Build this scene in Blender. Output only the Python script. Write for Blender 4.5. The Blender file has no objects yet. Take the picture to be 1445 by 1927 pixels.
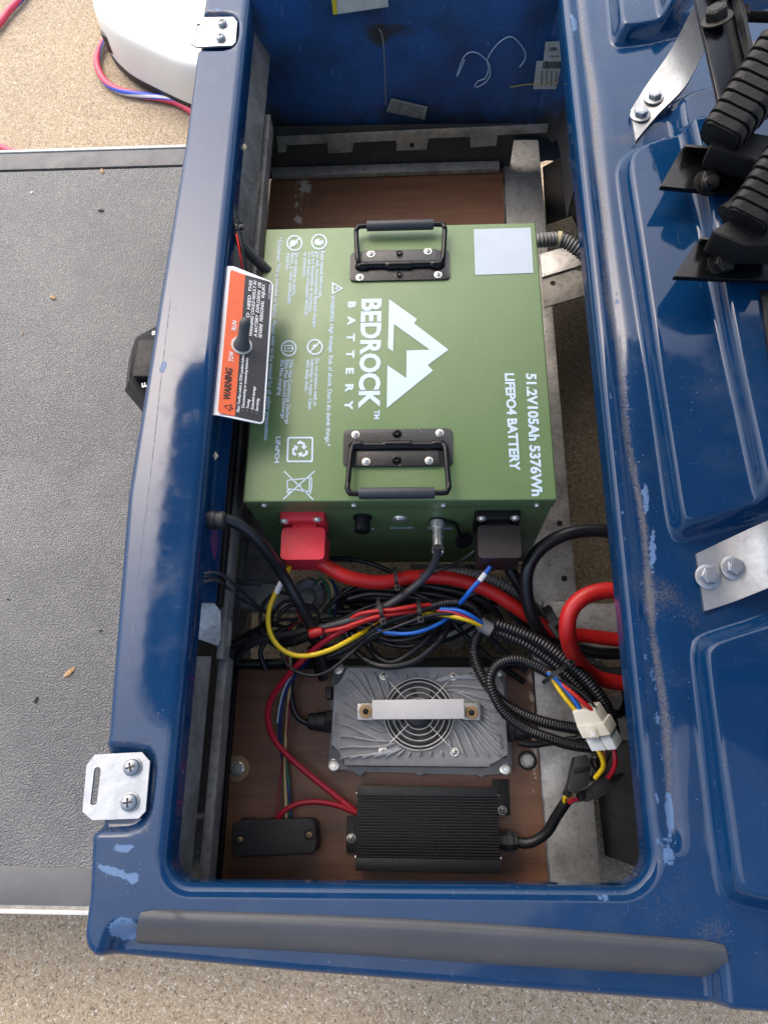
import bpy, bmesh, math, random
import numpy as np
from mathutils import Vector, Matrix
random.seed(7); rng = np.random.default_rng(7)
S = bpy.context.scene; COL = S.collection
# ------------------------------------------------------------------ camera
FPX, CX, CY, HCAM = 1367.9, 722.5, 963.5, 0.72      # photo pixels; metres above the rim of the compartment
cX = Vector((0.99888, -0.00646, -0.046875)); cY = Vector((0.010356, -0.936775, 0.349778)); cZ = Vector((-0.046171, -0.349872, -0.935659))
CAMPOS = Vector((0, 0, HCAM))
cam = bpy.data.cameras.new('camera'); camo = bpy.data.objects.new('camera', cam); COL.objects.link(camo)
cam.sensor_fit = 'VERTICAL'; cam.sensor_height = 36.0; cam.lens = 36.0 * FPX / 1927.0
cam.clip_start = 0.01; cam.clip_end = 500
def col_(i): return Vector((cX[i], cY[i], cZ[i]))
Rm = Matrix((col_(0), -col_(1), -col_(2))).transposed()
camo.matrix_world = Matrix.Translation(CAMPOS) @ Rm.to_4x4()
S.camera = camo
# ------------------------------------------------------------------ light
SUN_EL, SUN_AZ = math.radians(54), math.radians(-35)     # azimuth clockwise from +Y
W = bpy.data.worlds.new("World"); S.world = W; W.use_nodes = True
wn = W.node_tree.nodes; wl = W.node_tree.links
sky = wn.new('ShaderNodeTexSky'); sky.sky_type = 'NISHITA'; sky.sun_disc = False
sky.sun_elevation = SUN_EL; sky.sun_rotation = SUN_AZ; sky.air_density = 1.0; sky.dust_density = 5.0; sky.ozone_density = 1.0
bg = wn['Background']; bg.inputs['Strength'].default_value = 0.15
wl.new(sky.outputs[0], bg.inputs[0])
sl = bpy.data.lights.new('sun', 'SUN'); sl.energy = .9; sl.angle = math.radians(95); sl.color = (1, .97, .92)
so = bpy.data.objects.new('sun', sl); COL.objects.link(so)
sd = Vector((math.sin(SUN_AZ) * math.cos(SUN_EL), math.cos(SUN_AZ) * math.cos(SUN_EL), math.sin(SUN_EL)))
so.rotation_euler = (-sd).to_track_quat('-Z', 'Y').to_euler(); so.location = (0, 0, 5)
S.view_settings.view_transform = 'Standard'; S.view_settings.look = 'None'; S.view_settings.gamma = 1
S.view_settings.exposure = 1.25
# ------------------------------------------------------------------ pixel -> place helpers
def ray(px, py):
    a, b = (px - CX) / FPX, (py - CY) / FPX
    return Vector((cX[0]*a + cX[1]*b + cX[2], cY[0]*a + cY[1]*b + cY[2], cZ[0]*a + cZ[1]*b + cZ[2]))
def P(px, py, z=0.0):
    d = ray(px, py); return CAMPOS + d * ((z - HCAM) / d.z)
def PY(px, py, y):                                       # on the upright plane at this y
    d = ray(px, py); return CAMPOS + d * (y / d.y)
def PN(px, py, p0, n):
    d = ray(px, py); return CAMPOS + d * ((p0 - CAMPOS).dot(n) / d.dot(n))
def rad(w, p):                                           # radius of something w pixels wide at place p
    q = p - CAMPOS; depth = q.x*col_(2).x + q.y*col_(2).y + q.z*col_(2).z
    return w * depth / FPX / 2
# ------------------------------------------------------------------ materials
def nd(nt, t, **k):
    n = nt.nodes.new(t)
    for a, v in k.items():
        if a.startswith('i_'):
            kk = a[2:]; n.inputs[int(kk) if kk.isdigit() else kk.replace('_', ' ')].default_value = v
        else: setattr(n, a, v)
    return n
def c4(c): return (c[0], c[1], c[2], 1)
class Mat:
    def __init__(s, name, base, rough=.5, metal=0, coat=0, spec=.5):
        m = bpy.data.materials.new(name); m.use_nodes = True; s.m = m; s.nt = m.node_tree; s.b = s.nt.nodes['Principled BSDF']
        s.L = s.nt.links.new
        s.b.inputs['Base Color'].default_value = c4(base); s.b.inputs['Roughness'].default_value = rough
        s.b.inputs['Metallic'].default_value = metal; s.b.inputs['Coat Weight'].default_value = coat
        s.b.inputs['Coat Roughness'].default_value = .06; s.b.inputs['Specular IOR Level'].default_value = spec
        s.co = nd(s.nt, 'ShaderNodeTexCoord').outputs['Object']; s.col = None; s.base = base; s.h = None
        s.rg = None; s.r0 = rough
    def color(s):
        if s.col is None:
            r = nd(s.nt, 'ShaderNodeRGB'); r.outputs[0].default_value = c4(s.base); s.col = r.outputs[0]
        return s.col
    def noise(s, scale, detail=4, rough=.6, stretch=None, co=None):
        co = co or s.co
        if stretch:
            mp = nd(s.nt, 'ShaderNodeMapping'); mp.inputs['Scale'].default_value = stretch; s.L(co, mp.inputs[0]); co = mp.outputs[0]
        n = nd(s.nt, 'ShaderNodeTexNoise'); n.inputs['Scale'].default_value = scale; n.inputs['Detail'].default_value = detail; n.inputs['Roughness'].default_value = rough
        s.L(co, n.inputs['Vector']); return n.outputs[0]
    def voro(s, scale, feature='F1', out=0, rnd=1.0):
        n = nd(s.nt, 'ShaderNodeTexVoronoi'); n.feature = feature; n.inputs['Scale'].default_value = scale; n.inputs['Randomness'].default_value = rnd
        s.L(s.co, n.inputs['Vector']); return n.outputs[out]
    def attr(s, name):
        a = nd(s.nt, 'ShaderNodeAttribute'); a.attribute_name = name; return a.outputs['Fac']
    def ramp(s, fac, lo, hi, a=0., b=1.):
        n = nd(s.nt, 'ShaderNodeMapRange'); n.inputs[1].default_value = lo; n.inputs[2].default_value = hi; n.inputs[3].default_value = a; n.inputs[4].default_value = b
        s.L(fac, n.inputs[0]); return n.outputs[0]
    def math(s, op, a, b):
        n = nd(s.nt, 'ShaderNodeMath'); n.operation = op
        for i, v in enumerate((a, b)):
            if isinstance(v, (int, float)): n.inputs[i].default_value = v
            else: s.L(v, n.inputs[i])
        return n.outputs[0]
    def mix(s, fac, c):
        n = nd(s.nt, 'ShaderNodeMix'); n.data_type = 'RGBA'; s.L(s.color(), n.inputs[6])
        if isinstance(c, tuple): n.inputs[7].default_value = c4(c)
        else: s.L(c, n.inputs[7])
        if isinstance(fac, (int, float)): n.inputs[0].default_value = fac
        else: s.L(fac, n.inputs[0])
        s.col = n.outputs[2]; return s
    def rmix(s, fac, r):
        n = nd(s.nt, 'ShaderNodeMix'); n.data_type = 'FLOAT'
        if s.rg is None: n.inputs[2].default_value = s.r0
        else: s.L(s.rg, n.inputs[2])
        n.inputs[3].default_value = r; s.L(fac, n.inputs[0]); s.rg = n.outputs[0]; return s
    def bump(s, h, dist=.001, strength=1.):
        n = nd(s.nt, 'ShaderNodeBump'); n.inputs['Distance'].default_value = dist; n.inputs['Strength'].default_value = strength
        s.L(h, n.inputs['Height'])
        if s.h: s.L(s.h, n.inputs['Normal'])
        s.h = n.outputs[0]; return s
    def done(s):
        if s.col is not None: s.L(s.col, s.b.inputs['Base Color'])
        if s.rg is not None: s.L(s.rg, s.b.inputs['Roughness'])
        if s.h is not None: s.L(s.h, s.b.inputs['Normal'])
        return s.m
def plain(name, c, rough=.45, metal=0, coat=0, var=.25, vs=60, bump=0, bs=400, dust=0, spec=.5):
    m = Mat(name, c, rough, metal, coat, spec)
    if var: m.mix(m.ramp(m.noise(vs), .3, .75, 0, 1), tuple(x * (1 - var) for x in c)); m.rmix(m.ramp(m.noise(vs * 2.3), .35, .7), min(1, rough + .12))
    if dust:
        f = m.ramp(m.voro(130), .03, .13, 1, 0); f = m.math('MULTIPLY', f, m.ramp(m.noise(35), .45, .6, 0, dust)); m.mix(f, (.42, .38, .3)); m.rmix(f, .9)
    if bump: m.bump(m.noise(bs, 3), bump)
    return m.done()
MT = {}
def paint():
    m = Mat('blue_gelcoat', (.0026, .028, .084), .055, 0, 0, .36)
    m.mix(m.ramp(m.noise(5, 3), .35, .7), (.0035, .034, .10))
    m.rmix(m.ramp(m.noise(60, 6), .55, .85), .11)
    fine = m.noise(420, 3, .7); mid = m.noise(95, 8, .75); broad = m.noise(26, 4, .6)
    d = m.attr('dirt'); dm = m.ramp(m.math('ADD', m.math('ADD', d, m.math('MULTIPLY', m.math('SUBTRACT', broad, .5), .7)), m.math('MULTIPLY', m.math('SUBTRACT', fine, .5), 1.1)), .3, 1.0, 0, .7)
    m.mix(dm, (.16, .132, .095)); m.rmix(dm, .85)
    sc = m.attr('scuff'); sm = m.ramp(m.math('ADD', sc, m.math('MULTIPLY', m.math('SUBTRACT', mid, .5), 2.6)), .5, .6, 0, .8)
    m.mix(sm, (.105, .19, .34)); m.rmix(sm, .5)
    ln = m.attr('line'); lm = m.ramp(m.math('ADD', ln, m.math('MULTIPLY', m.math('SUBTRACT', mid, .5), 2.2)), .6, .95, 0, .8)
    m.mix(lm, (.12, .13, .15)); m.rmix(lm, .7)
    fd = m.ramp(m.noise(17, 7, .65), .5, .8, 0, .16); m.mix(fd, (.10, .115, .135)); m.rmix(m.ramp(m.noise(17, 7, .65), .5, .8, 0, .6), .3)
    for st in ((1, 26, 1), (22, 1.4, 1)): m.mix(m.ramp(m.noise(34, 3, .6, st), .70, .745, 0, .28), (.20, .25, .32))
    sp = m.ramp(m.voro(150), .05, .1, 1, 0); sp = m.math('MULTIPLY', sp, m.ramp(m.noise(14), .5, .68, 0, .8))
    m.mix(sp, (.45, .45, .42)); m.rmix(sp, .8)
    m.bump(m.noise(14, 2), .0012, .12); m.bump(dm, .0004, .6); m.bump(sm, .0003, .6)
    return m.done()
MT['paint'] = paint()
def liner_m():
    m = Mat('dusty_blue_plastic', (.014, .08, .25), .42)
    m.mix(m.ramp(m.noise(9, 6), .42, .66), (.012, .034, .085))
    scr = m.ramp(m.noise(60, 4, .6, (3, 3, .6)), .66, .72, 0, .4); m.mix(scr, (.25, .33, .42))
    sp = m.math('MULTIPLY', m.ramp(m.voro(110), .04, .1, 1, 0), m.ramp(m.noise(12), .5, .62, 0, .8)); m.mix(sp, (.4, .42, .45))
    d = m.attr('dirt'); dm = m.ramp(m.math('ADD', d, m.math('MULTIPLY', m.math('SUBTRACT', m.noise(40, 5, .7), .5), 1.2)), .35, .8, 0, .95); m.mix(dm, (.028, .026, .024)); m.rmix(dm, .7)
    m.bump(m.noise(30, 4), .002, .4); return m.done()
MT['liner'] = liner_m()
def concrete():
    m = Mat('exposed_aggregate_concrete', (.50, .395, .265), .9)
    v = m.voro(300, out=1)
    sep = nd(m.nt, 'ShaderNodeSeparateColor'); m.L(v, sep.inputs[0])
    m.mix(m.ramp(sep.outputs[0], .35, 1), (.64, .53, .385)); m.mix(m.ramp(sep.outputs[1], .55, 1, 0, .9), (.32, .24, .15))
    m.mix(m.ramp(sep.outputs[2], .95, .97, 0, .75), (.13, .11, .085)); m.mix(m.ramp(sep.outputs[0], .93, .95, 0, .8), (.72, .68, .58))
    e = m.voro(300, 'DISTANCE_TO_EDGE'); m.mix(m.ramp(e, 0, .12, .6, 0), (.28, .21, .13))
    m.mix(m.ramp(m.noise(3, 5), .45, .75, 0, .35), (.27, .22, .16))
    m.bump(m.ramp(e, 0, .25), .0012, 1.0); m.bump(m.noise(900, 2), .0005, .7); return m.done()
MT['concrete'] = concrete()
def mat_m():
    m = Mat('pebbled_rubber', (.105, .105, .104), .5)
    v = m.voro(520); m.mix(m.ramp(v, .2, .6, .35, 0), (.16, .16, .158)); m.mix(m.ramp(m.noise(4, 7, .65), .45, .75, 0, .6), (.20, .196, .185)); m.mix(m.ramp(m.noise(11, 6, .7), .58, .75, 0, .5), (.07, .07, .07))
    m.mix(m.math('MULTIPLY', m.ramp(m.voro(60), .02, .06, 1, 0), m.ramp(m.noise(7), .5, .6)), (.35, .33, .28))
    m.bump(m.ramp(m.voro(430, 'SMOOTH_F1'), .1, .6, 1, 0), .0015, 1); return m.done()
MT['pebble'] = mat_m()
MT['mat_band'] = plain('smooth_rubber', (.088, .09, .094), .5, var=.3, vs=20, bump=.0003, bs=200)
def wood():
    m = Mat('stained_plywood', (.20, .09, .046), .42)
    m.mix(m.ramp(m.noise(9, 8, .65, (.6, 7, 7)), .42, .8), (.11, .046, .025)); m.mix(m.ramp(m.noise(40, 6, .7, (.3, 8, 8)), .55, .8, 0, .35), (.26, .12, .06))
    m.mix(m.ramp(m.noise(7, 5), .6, .75, 0, .4), (.03, .016, .01))
    w = m.math('MULTIPLY', m.ramp(m.attr('wear'), .3, .8), m.ramp(m.noise(70, 5, .7), .5, .56)); m.mix(w, (.5, .45, .38)); m.rmix(w, .8)
    m.bump(m.noise(30, 8, .7, (.5, 9, 9)), .0006, .7); return m.done()
MT['wood'] = wood()
def alu(name, c, dirt, rough=.42, metal=.85):
    m = Mat(name, c, rough, metal)
    m.mix(m.ramp(m.noise(18, 7, .7), .42, .72, 0, dirt), (.10, .088, .07)); m.mix(m.ramp(m.noise(160, 4, .7), .52, .7, 0, dirt * .7), (.07, .06, .05))
    m.rmix(m.ramp(m.noise(18, 7, .7), .4, .7), .7); m.bump(m.noise(120, 5, .7), .0006, .6); return m.done()
MT['alu'] = alu('weathered_aluminium', (.62, .61, .585), .65, .5, .7)
MT['alu_dark'] = alu('grimy_aluminium', (.30, .285, .26), .85, .6, .5)
MT['strap'] = alu('bright_aluminium', (.42, .42, .42), .25, .42, .9)
MT['zinc'] = plain('zinc_plate', (.38, .40, .42), .38, .85, var=.2, vs=70, bump=.0002, bs=300)
MT['chrome'] = plain('plated_steel', (.78, .76, .70), .25, .75, var=.15, vs=200)
MT['darksteel'] = plain('oily_steel', (.02, .0185, .016), .4, .5, var=.4, vs=90, bump=.0004)
MT['slot'] = plain('recess_dark', (.03, .03, .03), .6, .3, var=0)
def green():
    m = Mat('olive_powder_coat', (.118, .188, .072), .36)
    m.mix(m.ramp(m.noise(14, 7, .65), .5, .8, 0, .22), (.19, .235, .15)); m.rmix(m.ramp(m.noise(20, 6), .4, .75), .5)
    m.mix(m.ramp(m.noise(45, 3, .6, (1, 20, 1)), .68, .74, 0, .15), (.25, .29, .2))
    f = m.math('MULTIPLY', m.ramp(m.voro(150), .03, .11, 1, 0), m.ramp(m.noise(22), .45, .6, 0, .95)); m.mix(f, (.5, .47, .33)); m.rmix(f, .9)
    m.bump(m.noise(900, 2), .00014); return m.done()
MT['green'] = green()
MT['print'] = plain('pale_print', (.50, .61, .72), .45, var=.04)
MT['white_print'] = plain('white_print', (.8, .8, .8), .5, var=.05)
MT['black_print'] = plain('black_print', (.012, .012, .012), .5, var=0)
MT['label'] = plain('worn_white_label', (.58, .57, .53), .6, var=.35, vs=50, dust=.6)
MT['label_grey'] = plain('grubby_label', (.36, .35, .32), .65, var=.5, vs=60)
MT['yellow_print'] = plain('yellow_print', (.65, .5, .02), .5, var=.1)
MT['orange'] = plain('orange_label', (.72, .115, .03), .4, var=.15, vs=90, dust=.5)
MT['label_black'] = plain('black_label', (.022, .023, .025), .4, var=.3, vs=60, dust=.5)
MT['black_coat'] = plain('black_powder_coat', (.014, .014, .015), .32, var=.3, vs=120, bump=.0003, bs=700, dust=.8)
MT['black_gloss'] = plain('gloss_black_paint', (.005, .005, .006), .16, spec=.25, var=.3, vs=40, dust=.12)
MT['rubber'] = plain('black_rubber', (.007, .007, .0075), .5, spec=.3, var=.3, vs=50, bump=.0004, bs=300)
MT['foam_grip'] = plain('grip_rubber', (.035, .037, .043), .5, var=.2, vs=90, dust=.5)
MT['grey_rubber'] = plain('grey_rubber', (.07, .073, .077), .55, var=.25, vs=70)
MT['cable_black'] = plain('black_cable', (.012, .0125, .014), .33, var=.3, vs=40, dust=.45)
MT['cable_grey'] = plain('charcoal_cable', (.045, .047, .052), .42, var=.2, vs=40, dust=.45)
MT['loom'] = plain('black_loom', (.014, .014, .015), .3, var=.3, vs=60, dust=.45)
MT['loom_grey'] = plain('grey_loom', (.20, .20, .205), .5, var=.35, vs=30)
MT['loom_dirty'] = plain('dirty_loom', (.06, .055, .05), .6, var=.45, vs=40)
MT['red'] = plain('red_cable', (.50, .014, .012), .36, var=.12, vs=30, dust=.45)
MT['crimson'] = plain('crimson_wire', (.46, .012, .032), .36, var=.1, vs=30)
MT['boot_red'] = plain('red_rubber_boot', (.74, .035, .055), .42, var=.06, vs=60, bump=.0001, bs=900)
MT['boot_black'] = plain('brown_black_boot', (.032, .026, .024), .42, var=.15, vs=60, bump=.0001, bs=900)
MT['yellow'] = plain('yellow_wire', (.78, .53, .01), .36, var=.08, vs=30)
MT['blue'] = plain('blue_wire', (.01, .13, .55), .36, var=.1, vs=30)
MT['navy'] = plain('navy_wire', (.012, .03, .14), .36, var=.1, vs=30)
MT['greenwire'] = plain('green_wire', (.02, .16, .09), .36, var=.1, vs=30)
MT['cream'] = plain('cream_wire', (.56, .44, .20), .4, var=.1, vs=30)
MT['salmon'] = plain('orange_wire', (.70, .18, .06), .4, var=.1, vs=30)
MT['maroon'] = plain('maroon_wire', (.25, .02, .05), .4, var=.1, vs=30)
MT['nylon'] = plain('white_nylon', (.70, .68, .57), .4, var=.08, vs=60)
MT['nylon_cold'] = plain('milky_nylon', (.62, .67, .69), .35, var=.08, vs=60)
MT['cast'] = plain('cast_aluminium_case', (.26, .267, .275), .5, .3, var=.25, vs=60, bump=.0003, bs=500)
MT['blast'] = plain('blasted_aluminium', (.60, .60, .60), .55, .4, var=.1, vs=500, bump=.0003, bs=1300)
MT['brass'] = plain('tan_washer', (.42, .28, .14), .45, .2, var=.3, vs=200)
MT['fan'] = plain('fan_plastic', (.02, .021, .022), .4, var=.2)
MT['anod'] = plain('black_anodised', (.013, .013, .014), .38, .3, var=.3, vs=70, dust=.35)
MT['boxplastic'] = plain('dull_black_plastic', (.02, .02, .021), .5, var=.35, vs=40, bump=.0003, bs=250)
MT['trim'] = plain('grey_edge_trim', (.075, .075, .078), .42, var=.3, vs=9, bump=.0003, bs=120)
MT['whiteshell'] = plain('white_moulded_plastic', (.74, .74, .70), .3, var=.05, vs=8, dust=.2)
MT['glue'] = plain('dried_glue', (.70, .60, .36), .6, var=.3, vs=200)
MT['edge'] = plain('raw_fibreglass', (.55, .55, .5), .7, var=.4, vs=120)
MT['flap'] = plain('black_mud_flap', (.022, .021, .02), .6, var=.5, vs=30, bump=.0005, bs=160)
MT['fin_edge'] = plain('fin_aluminium', (.66, .68, .70), .38, .25, var=.2, vs=80)
MT['patch'] = plain('pale_label_patch', (.40, .46, .52), .5, var=.08, vs=30, dust=.3)
MT['panel_dark'] = plain('grimy_dark_panel', (.06, .056, .05), .6, var=.5, vs=25, bump=.0005)
MT['wire_steel'] = plain('bright_guard_wire', (.78, .77, .73), .3, .3, var=.1)
MT['blade'] = plain('fan_blade_plastic', (.05, .052, .055), .35, var=.2)
MT['shade_roof'] = plain('shade_roof_underside', (.26, .255, .24), .6, var=.1)  # underside of the unseen roof added for its shade
MT['tan'] = plain('dry_leaf', (.40, .25, .12), .8, var=.4, vs=200)
MT['dark_bit'] = plain('dark_debris', (.02, .018, .015), .8, var=.3)
def stripes():
    m = Mat('striped_cord', (.62, .05, .10), .45)
    uv = nd(m.nt, 'ShaderNodeUVMap').outputs[0]; sp = nd(m.nt, 'ShaderNodeSeparateXYZ'); m.L(uv, sp.inputs[0])
    t = m.math('FRACT', m.math('ADD', sp.outputs[0], m.math('MULTIPLY', sp.outputs[1], 2.2)), 0)
    m.mix(m.ramp(t, .60, .605), (.06, .10, .55)); m.mix(m.math('MULTIPLY', m.ramp(t, .80, .805), m.ramp(t, .93, .935, 1, 0)), (.75, .75, .75)); return m.done()
MT['cord'] = stripes()
# ------------------------------------------------------------------ object helpers
WL = {}
def tag(o, label, cat, group=None):
    o['label'] = label; o['category'] = cat
    if group: o['group'] = group
    return o
def thing(name, loc, label, cat, group=None):
    o = bpy.data.objects.new(name, None); COL.objects.link(o); o.empty_display_size = .05; o.location = loc; WL[o.name] = Vector(loc)
    if label: tag(o, label, cat, group)
    return o
def link(o, parent, w):
    COL.objects.link(o); WL[o.name] = w
    if parent is not None: o.parent = parent; o.location = w - WL[parent.name]
    else: o.location = w
    return o
def mk(name, verts, faces, mat, parent=None, sharp=35, uv=None):
    v = np.asarray([tuple(x) for x in verts], float) if not isinstance(verts, np.ndarray) else verts
    lo, hi = v.min(0), v.max(0); o0 = Vector(((lo[0]+hi[0])/2, (lo[1]+hi[1])/2, lo[2]))
    me = bpy.data.meshes.new(name); me.from_pydata((v - np.array(o0)).tolist(), [], [list(f) for f in faces]); me.update()
    return fin(name, me, mat, parent, o0, sharp, uv)
def fin(name, me, mat, parent, o0, sharp=35, uv=None):
    if uv is not None:
        l = me.uv_layers.new(name='UVMap'); l.data.foreach_set('uv', np.asarray(uv, float).ravel())
    for m in (mat if isinstance(mat, (list, tuple)) else [mat]): me.materials.append(MT[m])
    me.polygons.foreach_set('use_smooth', [True] * len(me.polygons))
    if sharp: me.set_sharp_from_angle(angle=math.radians(sharp))
    return link(bpy.data.objects.new(name, me), parent, o0)
def frombm(name, bm, mat, parent=None, sharp=35):
    bmesh.ops.recalc_face_normals(bm, faces=bm.faces)
    vs = np.array([v.co[:] for v in bm.verts]); lo, hi = vs.min(0), vs.max(0); o0 = Vector(((lo[0]+hi[0])/2, (lo[1]+hi[1])/2, lo[2]))
    bmesh.ops.translate(bm, verts=bm.verts, vec=-o0)
    me = bpy.data.meshes.new(name); bm.to_mesh(me); bm.free(); return fin(name, me, mat, parent, o0, sharp)
def prism(bm, top, off, bev=0, seg=2):                   # solid: polygon `top`, swept by off
    a = [bm.verts.new(p) for p in top]; b = [bm.verts.new(Vector(p) + off) for p in top]; n = len(a)
    fs = [bm.faces.new(a), bm.faces.new(b[::-1])] + [bm.faces.new((a[i], b[i], b[(i+1) % n], a[(i+1) % n])) for i in range(n)]
    if bev:
        es = set(e for f in fs for e in f.edges)
        bmesh.ops.bevel(bm, geom=list(es), offset=bev, segments=seg, profile=.6, affect='EDGES', clamp_overlap=True)
def slab(name, pts, t, mat, parent=None, bev=.0006, off=None, seg=2, sharp=35):
    pts = [P(*p) if not isinstance(p, Vector) else p for p in pts]
    if off is None:
        n = Vector((0, 0, 0))
        for i in range(len(pts)):
            a, b = pts[i], pts[(i+1) % len(pts)]; n += a.cross(b)
        n.normalize()
        if n.dot(CAMPOS - pts[0]) < 0: n = -n
        off = -n * t
    bm = bmesh.new(); prism(bm, pts, off, bev, seg); return frombm(name, bm, mat, parent, sharp)
def box(name, x0, x1, y0, y1, z0, z1, mat, parent=None, bev=.001, seg=2):
    return slab(name, [Vector((x0, y0, z1)), Vector((x1, y0, z1)), Vector((x1, y1, z1)), Vector((x0, y1, z1))], 0, mat, parent, bev, Vector((0, 0, z0 - z1)), seg)
def roundpoly(pts, r, n=5):
    out = []; N = len(pts)
    for i in range(N):
        p, a, b = Vector(pts[i]), Vector(pts[i-1]), Vector(pts[(i+1) % N])
        u, v = (a - p), (b - p); rr = min(r[i] if isinstance(r, (list, tuple)) else r, u.length*.48, v.length*.48); u.normalize(); v.normalize()
        for k in range(n + 1):
            t = k / n; out.append(p + u*rr*(1-t)**2 + v*rr*t**2)
    return out
def spline(pts, step):
    pts = [Vector(p) for p in pts]; Q = [2*pts[0]-pts[1]] + pts + [2*pts[-1]-pts[-2]]; out = []
    for i in range(1, len(Q)-2):
        p0, p1, p2, p3 = Q[i-1:i+3]; n = max(2, int((p2-p1).length/step))
        for k in range(n):
            t = k/n; out.append(.5*((2*p1)+(p2-p0)*t+(2*p0-5*p1+4*p2-p3)*t*t+(3*p1-p0-3*p2+p3)*t**3))
    out.append(pts[-1]); return out
def tube_data(path, r, seg=10, cap=True, prof=None):
    n = len(path); vs = []; fs = []; uv = []
    T = [(path[min(i+1, n-1)] - path[max(i-1, 0)]).normalized() for i in range(n)]
    up = Vector((0, 0, 1)) if abs(T[0].z) < .9 else Vector((1, 0, 0)); u = (up - T[0]*up.dot(T[0])).normalized(); L = 0; Ls = []
    for i in range(n):
        u = (u - T[i]*u.dot(T[i])).normalized(); w = T[i].cross(u)
        if i: L += (path[i]-path[i-1]).length
        Ls.append(L); rr = (r[i] if isinstance(r, (list, tuple)) else r) * (prof(i) if prof else 1)
        for k in range(seg):
            a = 2*math.pi*k/seg; vs.append(path[i] + (u*math.cos(a) + w*math.sin(a))*rr)
    for i in range(n-1):
        for k in range(seg):
            k2 = (k+1) % seg; fs.append((i*seg+k, i*seg+k2, (i+1)*seg+k2, (i+1)*seg+k))
            uv += [(k/seg, Ls[i]), ((k+1)/seg, Ls[i]), ((k+1)/seg, Ls[i+1]), (k/seg, Ls[i+1])]
    if cap:
        fs.append(tuple(range(seg))[::-1]); fs.append(tuple((n-1)*seg+k for k in range(seg))); uv += [(0, 0)]*(2*seg)
    return vs, fs, uv
def tube(name, pts, w, mat, parent=None, z=None, step=.006, seg=10, raw=False, prof=None, sharp=50):
    """w: width in photo pixels, or a radius in metres when raw; pts: (px, py, z) or Vectors"""
    V3 = [p if isinstance(p, Vector) else P(p[0], p[1], p[2] if len(p) > 2 else z) for p in pts]
    r = w if raw else float(np.mean([rad(w, p) for p in V3]))
    path = spline(V3, step)
    if not raw:
        q = (len(name)*7 + len(path)) % 97; path = [p + Vector((math.sin(i*.31+q), math.sin(i*.23+q*2), 0))*min(r*.14, .0006) for i, p in enumerate(path)]
    vs, fs, uv = tube_data(path, r, seg, True, prof); return mk(name, vs, fs, mat, parent, sharp, uv)
def loom(name, pts, w, mat, parent=None, z=None, pitch=.0034, seg=12):
    V3 = [p if isinstance(p, Vector) else P(p[0], p[1], p[2] if len(p) > 2 else z) for p in pts]
    r = float(np.mean([rad(w, p) for p in V3])); pa = spline(V3, .002)
    d = [0]
    for i in range(1, len(pa)): d.append(d[-1] + (pa[i]-pa[i-1]).length)
    n = int(d[-1]/pitch*4); A = np.array([tuple(p) for p in pa]); s = np.linspace(0, d[-1], n)
    path = [Vector((np.interp(x, d, A[:, 0]), np.interp(x, d, A[:, 1]), np.interp(x, d, A[:, 2]))) for x in s]
    vs, fs, uv = tube_data(path, r, seg, True, lambda i: (1, 1.0, .84, .84)[i % 4]); return mk(name, vs, fs, mat, parent, 60, uv)
def frame(ax):
    ax = Vector(ax).normalized(); h = Vector((0, 0, 1)) if abs(ax.z) < .9 else Vector((0, 1, 0)); u = h.cross(ax).normalized(); return u, ax.cross(u), ax
def lathe(bm, c, ax, prof, seg=20, ang=0, mi=0):         # prof: (radius, height along axis)
    u, v, w = frame(ax); rings = []
    for r, h in prof:
        rings.append([bm.verts.new(Vector(c) + w*h + (u*math.cos(2*math.pi*k/seg+ang) + v*math.sin(2*math.pi*k/seg+ang))*max(r, 1e-5)) for k in range(seg)])
    for i in range(len(rings)-1):
        for k in range(seg):
            f = bm.faces.new((rings[i][k], rings[i][(k+1) % seg], rings[i+1][(k+1) % seg], rings[i+1][k])); f.material_index = mi
    for rg, rv in ((rings[0], True), (rings[-1], False)):
        f = bm.faces.new(rg[::-1] if rv else rg); f.material_index = mi
def cross(bm, c, ax, L, wd, d, ang, mi):
    u, v, w = frame(ax); a, b = math.cos(ang), math.sin(ang); u, v = u*a+v*b, v*a-u*b
    q = [(-L, -wd), (-wd, -wd), (-wd, -L), (wd, -L), (wd, -wd), (L, -wd), (L, wd), (wd, wd), (wd, L), (-wd, L), (-wd, wd), (-L, wd)]
    f0 = set(bm.faces); prism(bm, [Vector(c) + u*x + v*y for x, y in q], -w*d)
    for f in bm.faces:
        if f not in f0: f.material_index = mi
def screw(parent, c, r, ax=(0, 0, 1), mat='chrome', ang=.3, washer=1.35, name='screw'):
    bm = bmesh.new()
    lathe(bm, c, ax, [(r*washer, -.0005), (r*washer, r*.12), (r*1.0, r*.14), (r*1.0, r*.45), (r*.85, r*.7), (r*.5, r*.84), (r*.02, r*.9)], 20)
    cross(bm, Vector(c) + Vector(ax).normalized()*(r*.93), ax, r*.55, r*.11, r*.4, ang, 1); return frombm(name, bm, [mat, 'slot'], parent, 40)
def hexbolt(parent, c, r, ax=(0, 0, 1), mat='chrome', h=.8, flange=1.5, ang=.2, dome=True, name='bolt'):
    bm = bmesh.new()
    lathe(bm, c, ax, [(r*flange, -.0005), (r*flange, r*.12), (r*(flange-.25), r*.22), (r*.9, r*.25)], 24)
    lathe(bm, Vector(c) + Vector(ax).normalized()*r*.2, ax, [(r, 0), (r, r*h*.86), (r*.88, r*h)], 6, ang)
    if dome: lathe(bm, Vector(c) + Vector(ax).normalized()*r*(.2+h), ax, [(r*.7, -.0003), (r*.62, r*.06), (r*.2, r*.09)], 16)
    return frombm(name, bm, mat, parent, 30)
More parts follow.
